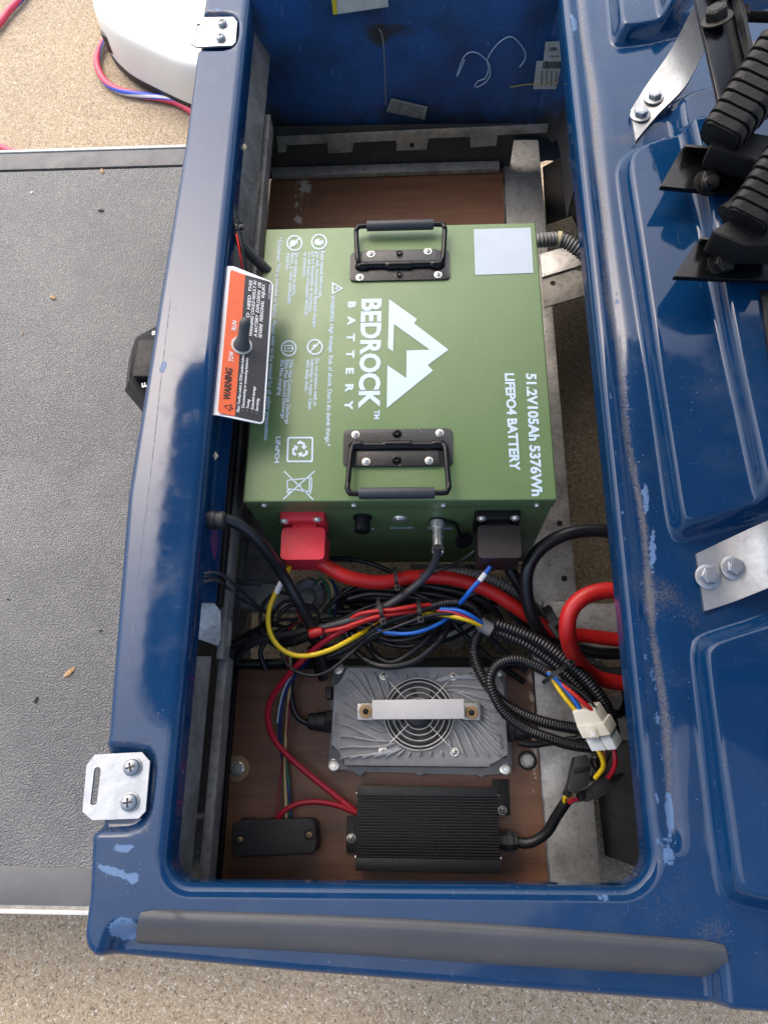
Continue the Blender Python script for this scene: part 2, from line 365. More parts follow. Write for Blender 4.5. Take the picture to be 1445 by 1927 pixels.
def from_curve(name, cu, M, mat, parent):
    ob = bpy.data.objects.new('tmp', cu); COL.objects.link(ob); dg = bpy.context.evaluated_depsgraph_get(); dg.update()
    me = bpy.data.meshes.new_from_object(ob.evaluated_get(dg)); bpy.data.objects.remove(ob)
    me.materials.clear(); me.transform(M)
    vs = np.empty(len(me.vertices)*3); me.vertices.foreach_get('co', vs); vs = vs.reshape(-1, 3); lo, hi = vs.min(0), vs.max(0)
    o0 = Vector(((lo[0]+hi[0])/2, (lo[1]+hi[1])/2, lo[2])); me.transform(Matrix.Translation(-o0)); me.name = name
    return fin(name, me, mat, parent, o0, 40)
def shape(name, loops, t, mat, parent, o, u, v, bev=0):  # flat solid with holes; loops in local 2-D metres about o
    cu = bpy.data.curves.new('c', 'CURVE'); cu.dimensions = '2D'; cu.fill_mode = 'BOTH'; cu.extrude = t/2; cu.bevel_depth = bev; cu.bevel_resolution = 1
    for lp in loops:
        sp = cu.splines.new('POLY'); sp.points.add(len(lp)-1); sp.use_cyclic_u = True
        for i, p in enumerate(lp): sp.points[i].co = (p[0], p[1], 0, 1)
    u = Vector(u).normalized(); w = u.cross(Vector(v)).normalized(); v = w.cross(u)
    M = Matrix((u, v, w)).transposed().to_4x4(); M.translation = Vector(o) + w*(t/2); return from_curve(name, cu, M, mat, parent)
def text(parent, body, p0, p1, cap, n, mat='print', bold=0., shear=0., space=1., lift=.00025, name='lettering', flip=False):
    """one printed line: baseline from p0 to p1 (world), capital height cap, on a surface with normal n"""
    cu = bpy.data.curves.new('t', 'FONT'); cu.body = body; cu.size = 1; cu.extrude = .004; cu.offset = bold; cu.shear = shear; cu.space_character = space; cu.resolution_u = 3
    ob = bpy.data.objects.new('tmp', cu); COL.objects.link(ob); dg = bpy.context.evaluated_depsgraph_get(); dg.update()
    me = bpy.data.meshes.new_from_object(ob.evaluated_get(dg)); bpy.data.objects.remove(ob); me.materials.clear()
    vs = np.empty(len(me.vertices)*3); me.vertices.foreach_get('co', vs); vs = vs.reshape(-1, 3); x0, x1 = vs[:, 0].min(), vs[:, 0].max()
    u = (p1 - p0); Ln = u.length; u.normalize(); w = (n - u*n.dot(u)).normalized(); v = w.cross(u)
    sx = Ln/(x1-x0); sy = cap/.73
    M = Matrix((u*sx, v*sy, w*.04)).transposed().to_4x4(); M.translation = p0 - u*sx*x0 + w*lift
    me.transform(M); vs = np.empty(len(me.vertices)*3); me.vertices.foreach_get('co', vs); vs = vs.reshape(-1, 3); lo, hi = vs.min(0), vs.max(0)
    o0 = Vector(((lo[0]+hi[0])/2, (lo[1]+hi[1])/2, lo[2])); me.transform(Matrix.Translation(-o0)); me.name = name
    return fin(name, me, mat, parent, o0, 30)
def circ(r, n=32, c=(0, 0), ph=0): return [(c[0]+r*math.cos(2*math.pi*k/n+ph), c[1]+r*math.sin(2*math.pi*k/n+ph)) for k in range(n)]
UP = Vector((0, 0, 1))
# ------------------------------------------------------------------ ground
GZ = -.70
def ground():
    n = 2; s = 60
    o = mk('ground', [(-s, -s, GZ), (s, -s, GZ), (s, s, GZ), (-s, s, GZ)], [(0, 1, 2, 3)], 'concrete'); o['kind'] = 'structure'
    o['label'] = 'tan exposed aggregate concrete ground under and around the cart'
    return o
ground()
CART = thing('golf_cart', (.0, .5, GZ), 'blue golf cart body with its seat removed and open battery compartment', 'golf cart')
# ------------------------------------------------------------------ blue body shell
def isect(a, b, c, d):
    x1, y1, x2, y2, x3, y3, x4, y4 = a.x, a.y, b.x, b.y, c.x, c.y, d.x, d.y
    q = (x1-x2)*(y3-y4)-(y1-y2)*(x3-x4); p = x1*y2-y1*x2; r = x3*y4-y3*x4
    return ((p*(x3-x4)-(x1-x2)*r)/q, (p*(y3-y4)-(y1-y2)*r)/q)
LL = (P(470, 10), P(318, 1580)); RL = (P(1057, 5), P(1222, 1600)); BL = (P(360, 1663), P(1170, 1670)); TL = (Vector((-1, 1.25, 0)), Vector((1, 1.25, 0)))
corners = [(isect(*LL, *BL), .024, 50), (isect(*BL, *RL), .030, 130), (isect(*RL, *TL), .03, 60), (isect(*TL, *LL), .03, 40)]
OUT = [(-330, 2), ]
def outline():
    a = [P(x, y) for x, y in [(386, 0), (371, 95), (360, 180), (348, 270), (300, 558), (240, 930), (221, 1160), (203, 1385), (195, 1420), (186, 1555), (172, 1575), (166, 1690), (157, 1760), (161, 1785), (180, 1803)]]
    b = [P(x, y, -.02) for x, y in [(560, 1828), (1000, 1862), (1445, 1896)]]
    c = [Vector((.64, b[-1].y + .005, 0)), Vector((.64, 1.40, 0)), Vector((a[0].x + .005, 1.40, 0))]
    return np.array([(p.x, p.y) for p in a + b + c])
OUTL = outline()
def sd_poly(px, X, Y, k=.006):
    pts = [P(*p) for p in px]; A = sum(p.x*q.y - q.x*p.y for p, q in zip(pts, pts[1:] + pts[:1])); acc = 0
    for p, q in zip(pts, pts[1:] + pts[:1]):
        e = q - p; L = math.hypot(e.x, e.y); s = ((X-p.x)*(-e.y) + (Y-p.y)*e.x)/L * (1 if A > 0 else -1); acc = acc + np.exp(np.clip(-s/k, -60, 60))
    return -k*np.log(acc + 1e-30)
def sst(x): x = np.clip(x, 0, 1); return x*x*(3-2*x)
def dist_poly(px, X, Y):
    pts = [P(*p) for p in px]; best = np.full(X.shape, 9.)
    for p, q in zip(pts, pts[1:]):
        e = q - p; t = np.clip(((X-p.x)*e.x + (Y-p.y)*e.y)/(e.x**2+e.y**2), 0, 1); best = np.minimum(best, np.hypot(X-p.x-t*e.x, Y-p.y-t*e.y))
    return best
def surf(X, Y, D, right):
    z = np.zeros_like(X)
    for px, h, w in [([(1152, 292), (1258, 1030), (1310, 1022), (1640, 900), (1640, 150), (1270, 185), (1180, 285)], .022, .014),
                     ([(1240, 205), (1306, 540), (1384, 990), (1640, 890), (1640, 150), (1280, 178)], .020, .016),
                     ([(1105, -300), (1135, 0), (1143, 200), (1165, 196), (1240, 100), (1280, 76), (1640, 30), (1640, -300)], .022, .014),
                     ([(1180, -300), (1210, 0), (1228, 92), (1280, 74), (1640, 30), (1640, -300)], .020, .016),
                     ([(1283, 1192), (1300, 1370), (1345, 1700), (1640, 1760), (1640, 1080), (1420, 1152)], .021, .015),
                     ([(1416, 1160), (1440, 1310), (1480, 1700), (1640, 1760), (1640, 1080)], .020, .016),
                     ([(203, 1392), (292, 1392), (304, 1404), (286, 1562), (272, 1572), (60, 1572), (60, 1392)], -.009, .006),
                     ([(374, 18), (446, 18), (456, 30), (450, 88), (440, 96), (300, 96), (300, 18)], -.008, .006),
                     ([(200, 1722), (700, 1738), (1368, 1774), (1385, 1990), (150, 1930)], -.017, .016)]:
        z += h*sst(sd_poly(px, X, Y)/w)
    z += right*(-.0045*np.exp(-((D-.022)/.008)**2))
    b = sst((D-.03)/.02); z += .0018*np.sin(X*31+1)*np.sin(Y*17)*b*right
    return z
def body():
    pts = []; nrm = []
    for i, (c, r, n) in enumerate(corners):
        c = Vector((*c, 0)); p = Vector((*corners[i-1][0], 0)); q = Vector((*corners[(i+1) % 4][0], 0)); u = (p-c).normalized(); v = (q-c).normalized()
        ang = u.angle(v); t = r/math.tan(ang/2); m = c + (u+v).normalized()*(r/math.sin(ang/2)); a0 = c+u*t-m; a1 = c+v*t-m
        th0 = math.atan2(a0.y, a0.x); th1 = math.atan2(a1.y, a1.x)
        while th1 < th0: th1 += 2*math.pi
        for k in range(n+1):
            th = th0+(th1-th0)*k/n; d = (math.cos(th), math.sin(th)); pts.append((m.x+d[0]*r, m.y+d[1]*r)); nrm.append(d)
        # straight to next corner
        c2, r2, _ = corners[(i+1) % 4]; c2 = Vector((*c2, 0)); q2 = Vector((*corners[(i+2) % 4][0], 0)); u2 = (c-c2).normalized(); v2 = (q2-c2).normalized(); t2 = r2/math.tan(u2.angle(v2)/2)
        A = c+v*t; B = c2+u2*t2; L = (B-A).length; nn = int(L/.0032); e = (B-A).normalized()
        for k in range(1, nn): pts.append(tuple((A+e*(L*k/nn))[:2])); nrm.append((e.y, -e.x))
    pts = np.array(pts); nrm = np.array(nrm); ns = len(pts)
    D = np.full(ns, 9.)
    for a, b in zip(OUTL, np.roll(OUTL, -1, 0)):
        e = b-a; den = nrm[:, 0]*e[1]-nrm[:, 1]*e[0]; w = a-pts
        with np.errstate(divide='ignore', invalid='ignore'):
            t = (w[:, 0]*e[1]-w[:, 1]*e[0])/den; s = (w[:, 0]*nrm[:, 1]-w[:, 1]*nrm[:, 0])/den
        ok = (np.abs(den) > 1e-9) & (t > 1e-4) & (s >= -1e-9) & (s <= 1+1e-9); D = np.where(ok & (t < D), t, D)
    D = np.minimum(D, 1.2) - .0065
    k = np.ones(9)/9
    f = .012; d0 = np.array([0, .0006, .0016, .003, .005, .008]); NL = 150
    dd = np.concatenate([np.repeat(d0[None], ns, 0), f + (D[:, None]-f)*np.linspace(0, 1, NL)[None]**1.0], 1)
    X = pts[:, 0:1]+nrm[:, 0:1]*dd; Y = pts[:, 1:2]+nrm[:, 1:2]*dd
    right = sst((X-.2)/.006) * sst((Y+.06)/.03)
    Z = surf(X, Y, dd, right) - f*(1-np.sqrt(np.clip(1-(1-np.minimum(dd, f)/f)**2, 0, 1)))
    # attributes
    ctr = np.hypot(0, 0)
    dirt = right*(.62*np.exp(-((dd-.024-.003*np.sin(Y*9)-.002*np.sin(Y*31))/.0042)**2) + .22*np.exp(-((dd-.012)/.004)**2) + .16*np.exp(-((dd-.035)/.012)**2))
    for px, r, s in [((1255, 1120), .022, .4), ((1175, 262), .022, .45), ((1300, 1170), .015, .35), ((1245, 1700), .04, .22), ((1350, 1765), .02, .4), ((270, 1480), .0, 0)]:
        c = P(*px)
        if s: dirt += s*np.exp(-(((X-c.x)**2+(Y-c.y)**2)/r**2))
    for pl in ([(205, 1398), (285, 1398), (292, 1415), (276, 1562), (190, 1562)], [(378, 22), (446, 22), (442, 92), (370, 94)]):
        dirt += .5*np.exp(-(dist_poly(pl, X, Y)/.005)**2)
    scuff = right*.4*np.exp(-((dd-.021)/.004)**2)*sst((.35-Y)/.2) + right*.25*np.exp(-((dd-.008)/.003)**2)
    for x, y, a, b, th, s in [(235, 1597, 20, 9, 0, 1), (215, 1640, 42, 8, .3, 1), (252, 1650, 10, 12, 0, .8), (232, 1752, 34, 24, 0, 1.), (1080, 40, 6, 30, 0, .9), (1215, 930, 7, 40, .1, .8), (1228, 1030, 6, 50, .1, .9), (1262, 1530, 7, 36, .1, .9), (1258, 1610, 16, 20, -.5, .9), (1130, 1692, 22, 8, 0, .6), (1245, 1580, 20, 6, -.4, .6), (307, 690, 6, 14, 0, .9), (404, 18, 20, 6, 0, .6), (1215, 1235, 5, 10, 0, .7), (1237, 1510, 5, 12, 0, .8), (1160, 560, 4, 30, .1, .5)]:
        c = P(x, y); m = P(x+1, y); sc = (m-c).length; u = (X-c.x)/sc; v = -(Y-c.y)/sc; uu = u*math.cos(th)+v*math.sin(th); vv = -u*math.sin(th)+v*math.cos(th)
        scuff += s*np.exp(-((uu/a)**2+(vv/b)**2)**1.5)
    line = np.zeros_like(X)
    for pl, s in [([(379, 90), (352, 290)], .7), ([(372, 150), (360, 240)], .7), ([(322, 560), (305, 700), (288, 860), (265, 1050), (240, 1270)], .9), ([(334, 560), (326, 640)], .6), ([(250, 1060), (232, 1240)], .5), ([(206, 1395), (296, 1397)], .5), ([(240, 1690), (420, 1700)], .3)]:
        line += s*np.exp(-(dist_poly(pl, X, Y)/.0011)**2)
    # rims
    pre = [(0, -.034), (0, -.024), (0, -.016)]
    post = [(.003, -.0008), (.0055, -.003), (.007, -.006), (.008, -.012), (.009, -.06), (.010, -.64)]
    cols = []; at = []
    z0 = Z[:, 0]; zl = Z[:, -1]
    for d, z in pre: cols.append(np.stack([pts[:, 0], pts[:, 1], np.minimum(z0, z0*0 + z)], 1))
    main = np.stack([X, Y, Z], 2)
    oc = [np.stack([X[:, -1]+nrm[:, 0]*d, Y[:, -1]+nrm[:, 1]*d, zl+z], 1) for d, z in post]
    V = np.concatenate([np.stack(cols, 1), main, np.stack(oc, 1)], 1); nr = V.shape[1]
    pad = lambda A: np.concatenate([np.repeat(A[:, :1], 3, 1), A, np.repeat(A[:, -1:]*0, 6, 1)], 1)
    I = np.arange(ns)[:, None]*nr + np.arange(nr-1)[None]; I2 = ((np.arange(ns)+1) % ns)[:, None]*nr + np.arange(nr-1)[None]
    Q = np.stack([I, I+1, I2+1, I2], 2).reshape(-1, 4)[:, ::-1]
    me = bpy.data.meshes.new('body_shell'); nv = ns*nr
    me.vertices.add(nv); me.vertices.foreach_set('co', V.reshape(-1)); me.loops.add(Q.size); me.loops.foreach_set('vertex_index', Q.reshape(-1).astype(np.int32))
    me.polygons.add(len(Q)); me.polygons.foreach_set('loop_start', (np.arange(len(Q))*4).astype(np.int32)); me.update(calc_edges=True)
    for n_, A in (('dirt', dirt), ('scuff', scuff), ('line', line)):
        a = me.attributes.new(n_, 'FLOAT', 'POINT'); a.data.foreach_set('value', pad(A).reshape(-1).astype(np.float32))
    return fin('body_shell', me, 'paint', CART, Vector((0, 0, 0)), 0)
body()
def zs(px, py):                                          # height of the deck under this pixel
    p = P(px, py); return float(surf(np.array([p.x]), np.array([p.y]), np.array([.2]), np.array([1.]))[0])
# pale raw edge under the left lip
tube('raw_edge', [P(x, y, -.033)+Vector((-.0005, 0, 0)) for x, y in [(473, 10), (436, 380), (396, 870), (345, 1360), (322, 1580)]], .0013, 'edge', CART, raw=True, step=.02, seg=6)
for x, y in [(455, 278), (399, 858)]:
    bm = bmesh.new(); bmesh.ops.create_icosphere(bm, subdivisions=3, radius=.0045); r = random.Random(x)
    for v in bm.verts: v.co *= 1 + .35*math.sin(v.co.x*900+x)*math.cos(v.co.y*800) + r.uniform(-.06, .06); v.co.x *= 1.2
    bmesh.ops.translate(bm, verts=bm.verts, vec=P(x, y, -.035)+Vector((.001, 0, 0))); frombm('glue_lump', bm, 'glue', CART, 60)
# ------------------------------------------------------------------ grey edge trim at the near end
def trim():
    N, K = 60, 12; vs = []; fs = []
    ta = [P(x, y, .001) for x, y in [(270, 1711), (600, 1722), (900, 1737), (1357, 1772)]]; ba = [P(x, y, -.038) for x, y in [(263, 1796), (600, 1816), (900, 1838), (1361, 1863)]]
    A = spline(ta, .01); B = spline(ba, .01)
    def samp(L, t): f = t*(len(L)-1); i = min(int(f), len(L)-2); return L[i].lerp(L[i+1], f-i)
    for i in range(N+1):
        t = i/N; e = min(t, 1-t)*N
        ins = .05*max(0, 1-e/2.2)**2
        for k in range(K+1):
            s = ins + (1-2*ins)*k/K; p = samp(A, t).lerp(samp(B, t), s)
            p.z += .013*math.sin(math.pi*min(1, s**.75))**.8; vs.append(p)
    n0 = len(vs); vs += [p + Vector((0, 0, -.0075)) for p in vs]
    g = lambda i, k: i*(K+1)+k
    for i in range(N):
        for k in range(K): fs.append((g(i, k), g(i, k+1), g(i+1, k+1), g(i+1, k))); fs.append((n0+g(i+1, k), n0+g(i+1, k+1), n0+g(i, k+1), n0+g(i, k)))
    rim = [g(0, k) for k in range(K+1)] + [g(i, K) for i in range(1, N+1)] + [g(N, k) for k in range(K-1, -1, -1)] + [g(i, 0) for i in range(N-1, 0, -1)]
    for a, b in zip(rim, rim[1:]+rim[:1]): fs.append((b, a, n0+a, n0+b))
    bm = bmesh.new(); V = [bm.verts.new(v) for v in vs]
    for f in fs: bm.faces.new([V[i] for i in f])
    frombm('edge_trim', bm, 'trim', CART, 50)
trim()
# ------------------------------------------------------------------ hinge plates with two pan head screws each
def hinge(px, slot, scr, z, rs):
    pts = [P(x, y, z) for x, y in px]; o = pts[0]; u = (pts[3]-pts[0]).normalized(); v = UP.cross(u)
    lp = lambda x, y: ((P(x, y, z)-o).dot(u), (P(x, y, z)-o).dot(v))
    out = [lp(x, y) for x, y in px]; sl = []
    (x0, y0), (x1, y1), w = slot; a = Vector(lp(x0, y0)); b = Vector(lp(x1, y1)); d = (b-a).normalized(); nn = Vector((-d.y, d.x)); w = rad(w, P(x0, y0, z))
    for c, s in ((a, 1), (b, -1)):
        for k in range(9): th = math.pi*k/8; sl.append(tuple(c + nn*s*w*math.cos(th) - d*s*w*math.sin(th)))
    h = shape('hinge_plate', [out, sl], .0022, 'zinc', CART, o, u, v, .0003)
    for x, y in scr: screw(h, P(x, y, z+.003)+Vector((0, 0, .0)), rs, UP, 'zinc', random.uniform(0, 1), 1.15)
hinge([(181, 1421), (166, 1440), (158, 1527), (176, 1543), (263, 1540), (276, 1526), (284, 1433), (269, 1416)], ((186, 1450), (179, 1509), 13), [(250, 1444), (245, 1510)], -.005, .0078)
hinge([(370, 36), (363, 44), (359, 84), (372, 91), (438, 88), (444, 82), (447, 44), (440, 35)], ((375.5, 50), (373, 76), 8), [(419, 46), (416, 73)], -.004, .0066)
# ------------------------------------------------------------------ left: step floor with mat
FZ = -.42
y0, y1 = P(80, 1716, FZ).y, P(80, 284, FZ).y
xr = -.318
floor = box('floor_pan', -1.15, xr, y0-.004, y1+.004, FZ-.03, FZ-.006, 'alu', CART, .002)
fm = box('floor_mat', -1.15, xr, y0+.055, y1-.055, FZ-.006, FZ, 'pebble', CART, .002)
for ya, yb in ((y0+.008, y0+.057), (y1-.05, y1-.006)): box('mat_border', -1.15, xr, ya, yb, FZ-.006, FZ+.001, 'mat_band', fm, .002)
for ya, yb in ((y0-.003, y0+.003), (y1-.003, y1+.004)): box('floor_edge_strip', -1.15, xr, ya, yb, FZ-.05, FZ+.002, 'label', CART, .0015)
for i, (x, y, r, m) in enumerate([(190, 396, .006, 'dark_bit'), (68, 1318, .005, 'dark_bit'), (100, 560, .007, 'tan'), (130, 1265, .008, 'tan'), (193, 321, .006, 'tan'), (190, 1187, .003, 'dark_bit'), (42, 628, .003, 'tan'), (16, 1128, .003, 'dark_bit'), (60, 362, .003, 'white_print')]):
    bm = bmesh.new(); bmesh.ops.create_icosphere(bm, subdivisions=2, radius=r); q = random.Random(i)
    for v in bm.verts: v.co *= q.uniform(.55, 1.25); v.co *= .75; v.co.z *= .22; v.co.x *= 1.5; v.co.y *= .7
    bmesh.ops.translate(bm, verts=bm.verts, vec=P(x, y, FZ+.002)); bmesh.ops.rotate(bm, verts=bm.verts, cent=P(x, y, FZ+.002), matrix=Matrix.Rotation(i*1.3, 3, 'Z'))
    o = frombm({'dark_bit': 'dirt_crumb', 'tan': 'leaf_scrap', 'white_print': 'paper_scrap'}[m], bm, m, None, 60)
    tag(o, ['jagged black dirt crumb high on the grey floor mat', 'small black crumb low on the mat beside the tan leaf scrap', 'tan leaf scrap left of the forward and reverse rocker switch', 'tan leaf scrap on the lower floor mat near the blue rail', 'pale tan leaf scrap just below the upper mat border', 'tiny black crumb beside the rail above the lower leaf scrap', 'tiny tan leaf scrap near the left photo edge of the mat', 'tiny black crumb at the left photo edge of the mat', 'tiny white paper scrap below the upper mat border'][i], 'debris')
# forward / reverse rocker on the seat front panel
def rocker():
    z = -.10; hs = slab('direction_switch', [(300, 610, z-.02), (256, 634, z), (250, 660, z), (246, 712, z), (242, 716, z), (284, 766, z-.02), (330, 766, z-.03), (330, 610, z-.03)], .03, 'boxplastic', CART, .0015)
    slab('rocker', [(261, 640, z+.006), (290, 638, z+.006), (300, 640, z+.006), (296, 708, z+.006), (252, 708, z+.006), (249, 704, z+.006)], .012, 'rubber', hs, .002)
    for b, p0, p1, n in (('R', (298.5, 629), (297.5, 619), 0), ('F', (280, 727), (279, 719), 0)):
        text(hs, b, P(*p0, z+.0008), P(*p1, z+.0008), .0088, UP, 'white_print', .01, lift=.0006)
rocker()
# ------------------------------------------------------------------ top left: white machine on the ground, striped cord
def shell():
    z0, z1 = GZ+.035, GZ+.15
    # outline of the lower rim, from the photo; the top is smaller and rounded over
    base = [P(x, y, z0+.02) for x, y in [(196, -60), (190, 20), (192, 62), (205, 92), (240, 128), (300, 158), (368, 190), (470, 200), (470, -60)]]
    root = thing('white_machine', (base[4].x+.1, base[4].y+.1, GZ), 'white rounded plastic machine on dark base standing on the concrete', 'appliance')
    c = sum(base, Vector())/len(base); n = 10; rp = roundpoly(base, .05, 6); vs = []; fs = []; m = len(rp)
    for i in range(n+1):
        a = i/n*math.pi/2; s = .80+.20*max(0, math.cos(a))**.6 if i else 1; zz = z0 + (z1-z0)*math.sin(a)**.8
        for p in rp: q = c + (p-c)*s; vs.append((q.x, q.y, zz))
    for i in range(n):
        for k in range(m): k2 = (k+1) % m; fs.append((i*m+k, i*m+k2, (i+1)*m+k2, (i+1)*m+k))
    fs.append(tuple(n*m+k for k in range(m))); bm = bmesh.new(); V = [bm.verts.new(v) for v in vs]
    for f in fs: bm.faces.new([V[k] for k in f])
    frombm('casing', bm, 'whiteshell', root, 60)
    slab('base', [Vector((c.x+(p.x-c.x)*1.012, c.y+(p.y-c.y)*1.012, z0)) for p in rp], .022, 'boxplastic', root, .002)
    slab('side_panel', [P(x, y, GZ+.1) for x, y in [(189, 10), (200, 14), (200, 70), (190, 64)]], .05, 'boxplastic', root, .002)
    slab('foot', [P(x, y, GZ+.012) for x, y in [(228, 124), (246, 132), (248, 138), (230, 131)]], .012, 'chrome', root, .001)
shell()
cz = GZ+.014
for pts, lab in (([(205, 70), (192, 84), (184, 106), (186, 130), (200, 155), (225, 170), (258, 177), (300, 184), (335, 194), (370, 215)], 'striped pink blue and white cord curling round the white machine'),
                 ([(-25, 70), (0, 44), (18, 20), (40, -4), (60, -30)], 'striped pink and blue cord crossing the upper left photo corner'),
                 ([(-30, 262), (0, 276), (20, 284), (60, 292), (100, 320)], 'striped pink and blue cord running under the floor at left')):
    tag(tube('striped_cord', pts, 12.5, 'cord', None, cz, .008, 12), lab, 'cord', 'striped cords on the concrete')
# ------------------------------------------------------------------ inside the compartment: liner, frame, boards
YE = P(760, 252, -.25).y
def RX(r, py, z): return P(763 + r*(py+2700), py, z)     # r = constant along the length of the cart
def liner():
    path = [Vector(p).to_3d() for p in [(-.285, YE-.16), (-.272, YE-.05), (-.25, YE-.008), (-.2, YE), (.16, YE), (.212, YE), (.236, YE-.012), (.246, YE-.05), (.247, YE-.2)]]
    pa = spline(path, .006); n = len(pa); K = 40; vs = []; fs = []; dirt = []
    for i, p in enumerate(pa):
        t = max(0, (p.x-.19)/.06); zb = -.262 + .02*min(1, t)**2*(1 if p.y < YE-.02 else 0)
        for k in range(K+1):
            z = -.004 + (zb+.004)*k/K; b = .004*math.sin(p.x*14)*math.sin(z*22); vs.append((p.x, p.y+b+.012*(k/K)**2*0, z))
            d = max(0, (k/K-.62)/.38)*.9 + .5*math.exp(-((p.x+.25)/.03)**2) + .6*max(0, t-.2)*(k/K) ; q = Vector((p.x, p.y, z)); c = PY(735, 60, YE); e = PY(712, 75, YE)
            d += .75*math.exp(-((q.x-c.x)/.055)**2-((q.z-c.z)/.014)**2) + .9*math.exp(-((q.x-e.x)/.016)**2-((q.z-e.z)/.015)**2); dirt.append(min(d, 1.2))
    for i in range(n-1):
        for k in range(K): fs.append((i*(K+1)+k, i*(K+1)+k+1, (i+1)*(K+1)+k+1, (i+1)*(K+1)+k))
    N = len(vs); vs += [(x*1.012, y+.004, z) for x, y, z in vs]; fs += [tuple(N+i for i in f[::-1]) for f in fs]
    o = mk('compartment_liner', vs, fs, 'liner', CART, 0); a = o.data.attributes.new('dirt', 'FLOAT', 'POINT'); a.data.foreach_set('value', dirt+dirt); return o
lin = liner(); WY = YE - .0052
def sticker(px, mat, t=.0007, dy=0): return slab('sticker', [PY(x, y, WY-dy) for x, y in px], t, mat, lin, .0002, Vector((0, t, 0)), 1)
NB = Vector((0, -1, 0))
def wt(s, b, a, c, cap, m='black_print', dy=.0006, **k): text(s, b, PY(*a, WY-dy), PY(*c, WY-dy), cap, NB, m, **k)
s = sticker([(620, -40), (627, 28), (731, 13), (724, -60)], 'label')
slab('yellow_band', [PY(x, y, WY-.0007) for x, y in [(620, -40), (627, 27.5), (635, 26.5), (629, -40)]], .0005, 'yellow_print', s, 0, Vector((0, .0005, 0)), 1)
s = sticker([(736, 185), (804, 201), (799, 225), (727, 210)], 'label_grey')
for i in range(5): wt(s, 'mlnu oeam inlue mnol eam', (738+i*-1.5, 192+i*4.2), (797-i*1, 205+i*4), .0022)
s = sticker([(1026, 79), (1075, 76), (1075, 118), (1022, 118)], 'label')
wt(s, 'XBK', (1032, 96), (1048, 95), .006); wt(s, '-12-19-18-', (1031, 108), (1062, 107), .003)
s = sticker([(1009, 115), (1078, 114), (1078, 168), (1003, 168)], 'label', dy=.001)
x = 1021
q = random.Random(3)
while x < 1072:
    w = q.choice((.8, 1.3, 2)); slab('bar', [PY(a, b, WY-.0017) for a, b in [(x, 116), (x+w, 116), (x+w-1, 129), (x-1, 129)]], .0004, 'black_print', s, 0, Vector((0, .0004, 0)), 1); x += w + q.choice((.9, 1.5))
for i in range(6): wt(s, ['Part Number', 'Serial No', 'Date 10 19', 'Qty 1', 'Ship', 'Lot'][i], (1018+i*9, 134), (1017+i*9, 162), .003, dy=.0017)
tube('yellow_streak', [PY(x, y, WY-.002) for x, y in [(960, 164), (990, 159), (1020, 157), (1070, 152)]], .0006, 'yellow_print', lin, raw=True, step=.01, seg=5)
tube('scribble', [PY(x, y, WY-.0012) for x, y in [(859, 144), (870, 112), (880, 100), (892, 98), (905, 104), (920, 120), (922, 138), (916, 152), (900, 163), (893, 162), (900, 152), (912, 148), (919, 130), (917, 112), (928, 92), (945, 75), (962, 69), (978, 82), (988, 100), (986, 115), (977, 126)]], .0008, 'print', lin, raw=True, step=.004, seg=6)
tube('scribble', [PY(x, y, WY-.0012) for x, y in [(859, 144), (866, 132), (874, 112)]], .0008, 'print', lin, raw=True, step=.004, seg=6)
tube('paint_run', [PY(x, y, WY-.0004) for x, y in [(713, 55), (718, 62), (722, 90), (724, 140), (726, 197)]], .0007, 'label_grey', lin, raw=True, step=.006, seg=6)
# battery tray end wall and its notched strip
z0 = P(700, 318, -.31).z
slab('end_panel', [Vector((RX(-.088, 300, -.3).x, YE-.014, -.215)), Vector((.172, YE-.014, -.225)), Vector((.172, YE-.014, -.33)), Vector((RX(-.088, 300, -.3).x, YE-.014, -.33))], .004, 'panel_dark', CART, .0008, Vector((0, .004, 0)))
yb = YE-.017
slab('notched_strip', [PY(x, y, yb) for x, y in [(521, 258), (1031, 234), (1029, 250), (935, 254), (934, 274), (885, 278), (885, 257), (805, 260), (803, 282), (746, 284), (746, 264), (665, 268), (663, 286), (618, 289), (616, 269), (540, 273), (538, 286), (523, 288)]], .003, 'alu', CART, .0005, Vector((0, .0025, 0)))
hexbolt(CART, PY(775, 273, yb-.0005), .0035, NB, 'darksteel', .4, 1.1, name='rivet')
BZ = -.31
slab('floor_angle', [P(x, y, BZ+.012) for x, y in [(510, 315), (939, 302), (940, 317), (511, 331)]], .01, 'alu', CART, .001)
def board(px, wear):
    bm = bmesh.new(); pts = [P(x, y, BZ) for x, y in px]; N = 90
    vs = [(pts[0].lerp(pts[1], i/N)).lerp(pts[3].lerp(pts[2], i/N), j/N) for j in range(N+1) for i in range(N+1)]; n0 = len(vs); vs += [v - Vector((0, 0, .018)) for v in vs]
    fs = [(j*(N+1)+i, (j+1)*(N+1)+i, (j+1)*(N+1)+i+1, j*(N+1)+i+1) for j in range(N) for i in range(N)]; fs += [tuple(n0+k for k in f[::-1]) for f in fs]
    rim = list(range(N+1)) + [j*(N+1)+N for j in range(1, N+1)] + [N*(N+1)+i for i in range(N-1, -1, -1)] + [j*(N+1) for j in range(N-1, 0, -1)]
    fs += [(b, a, n0+a, n0+b) for a, b in zip(rim, rim[1:]+rim[:1])]
    o = mk('board', vs, [f[::-1] for f in fs], 'wood', CART, 30); W_ = []
    for v in vs:
        w = 0
        for x, y, rx, ry, s in wear: c = P(x, y, BZ); w += s*math.exp(-((v.x-c.x)/rx)**4-((v.y-c.y)/ry)**4)
        W_.append(w)
    a = o.data.attributes.new('wear', 'FLOAT', 'POINT'); a.data.foreach_set('value', W_); return o
board([(512, 331), (945, 317), (953, 560), (490, 570)], [(572, 352, .014, .02, 1), (562, 385, .008, .06, .8), (560, 420, .006, .03, .8), (582, 350, .003, .06, .7)])
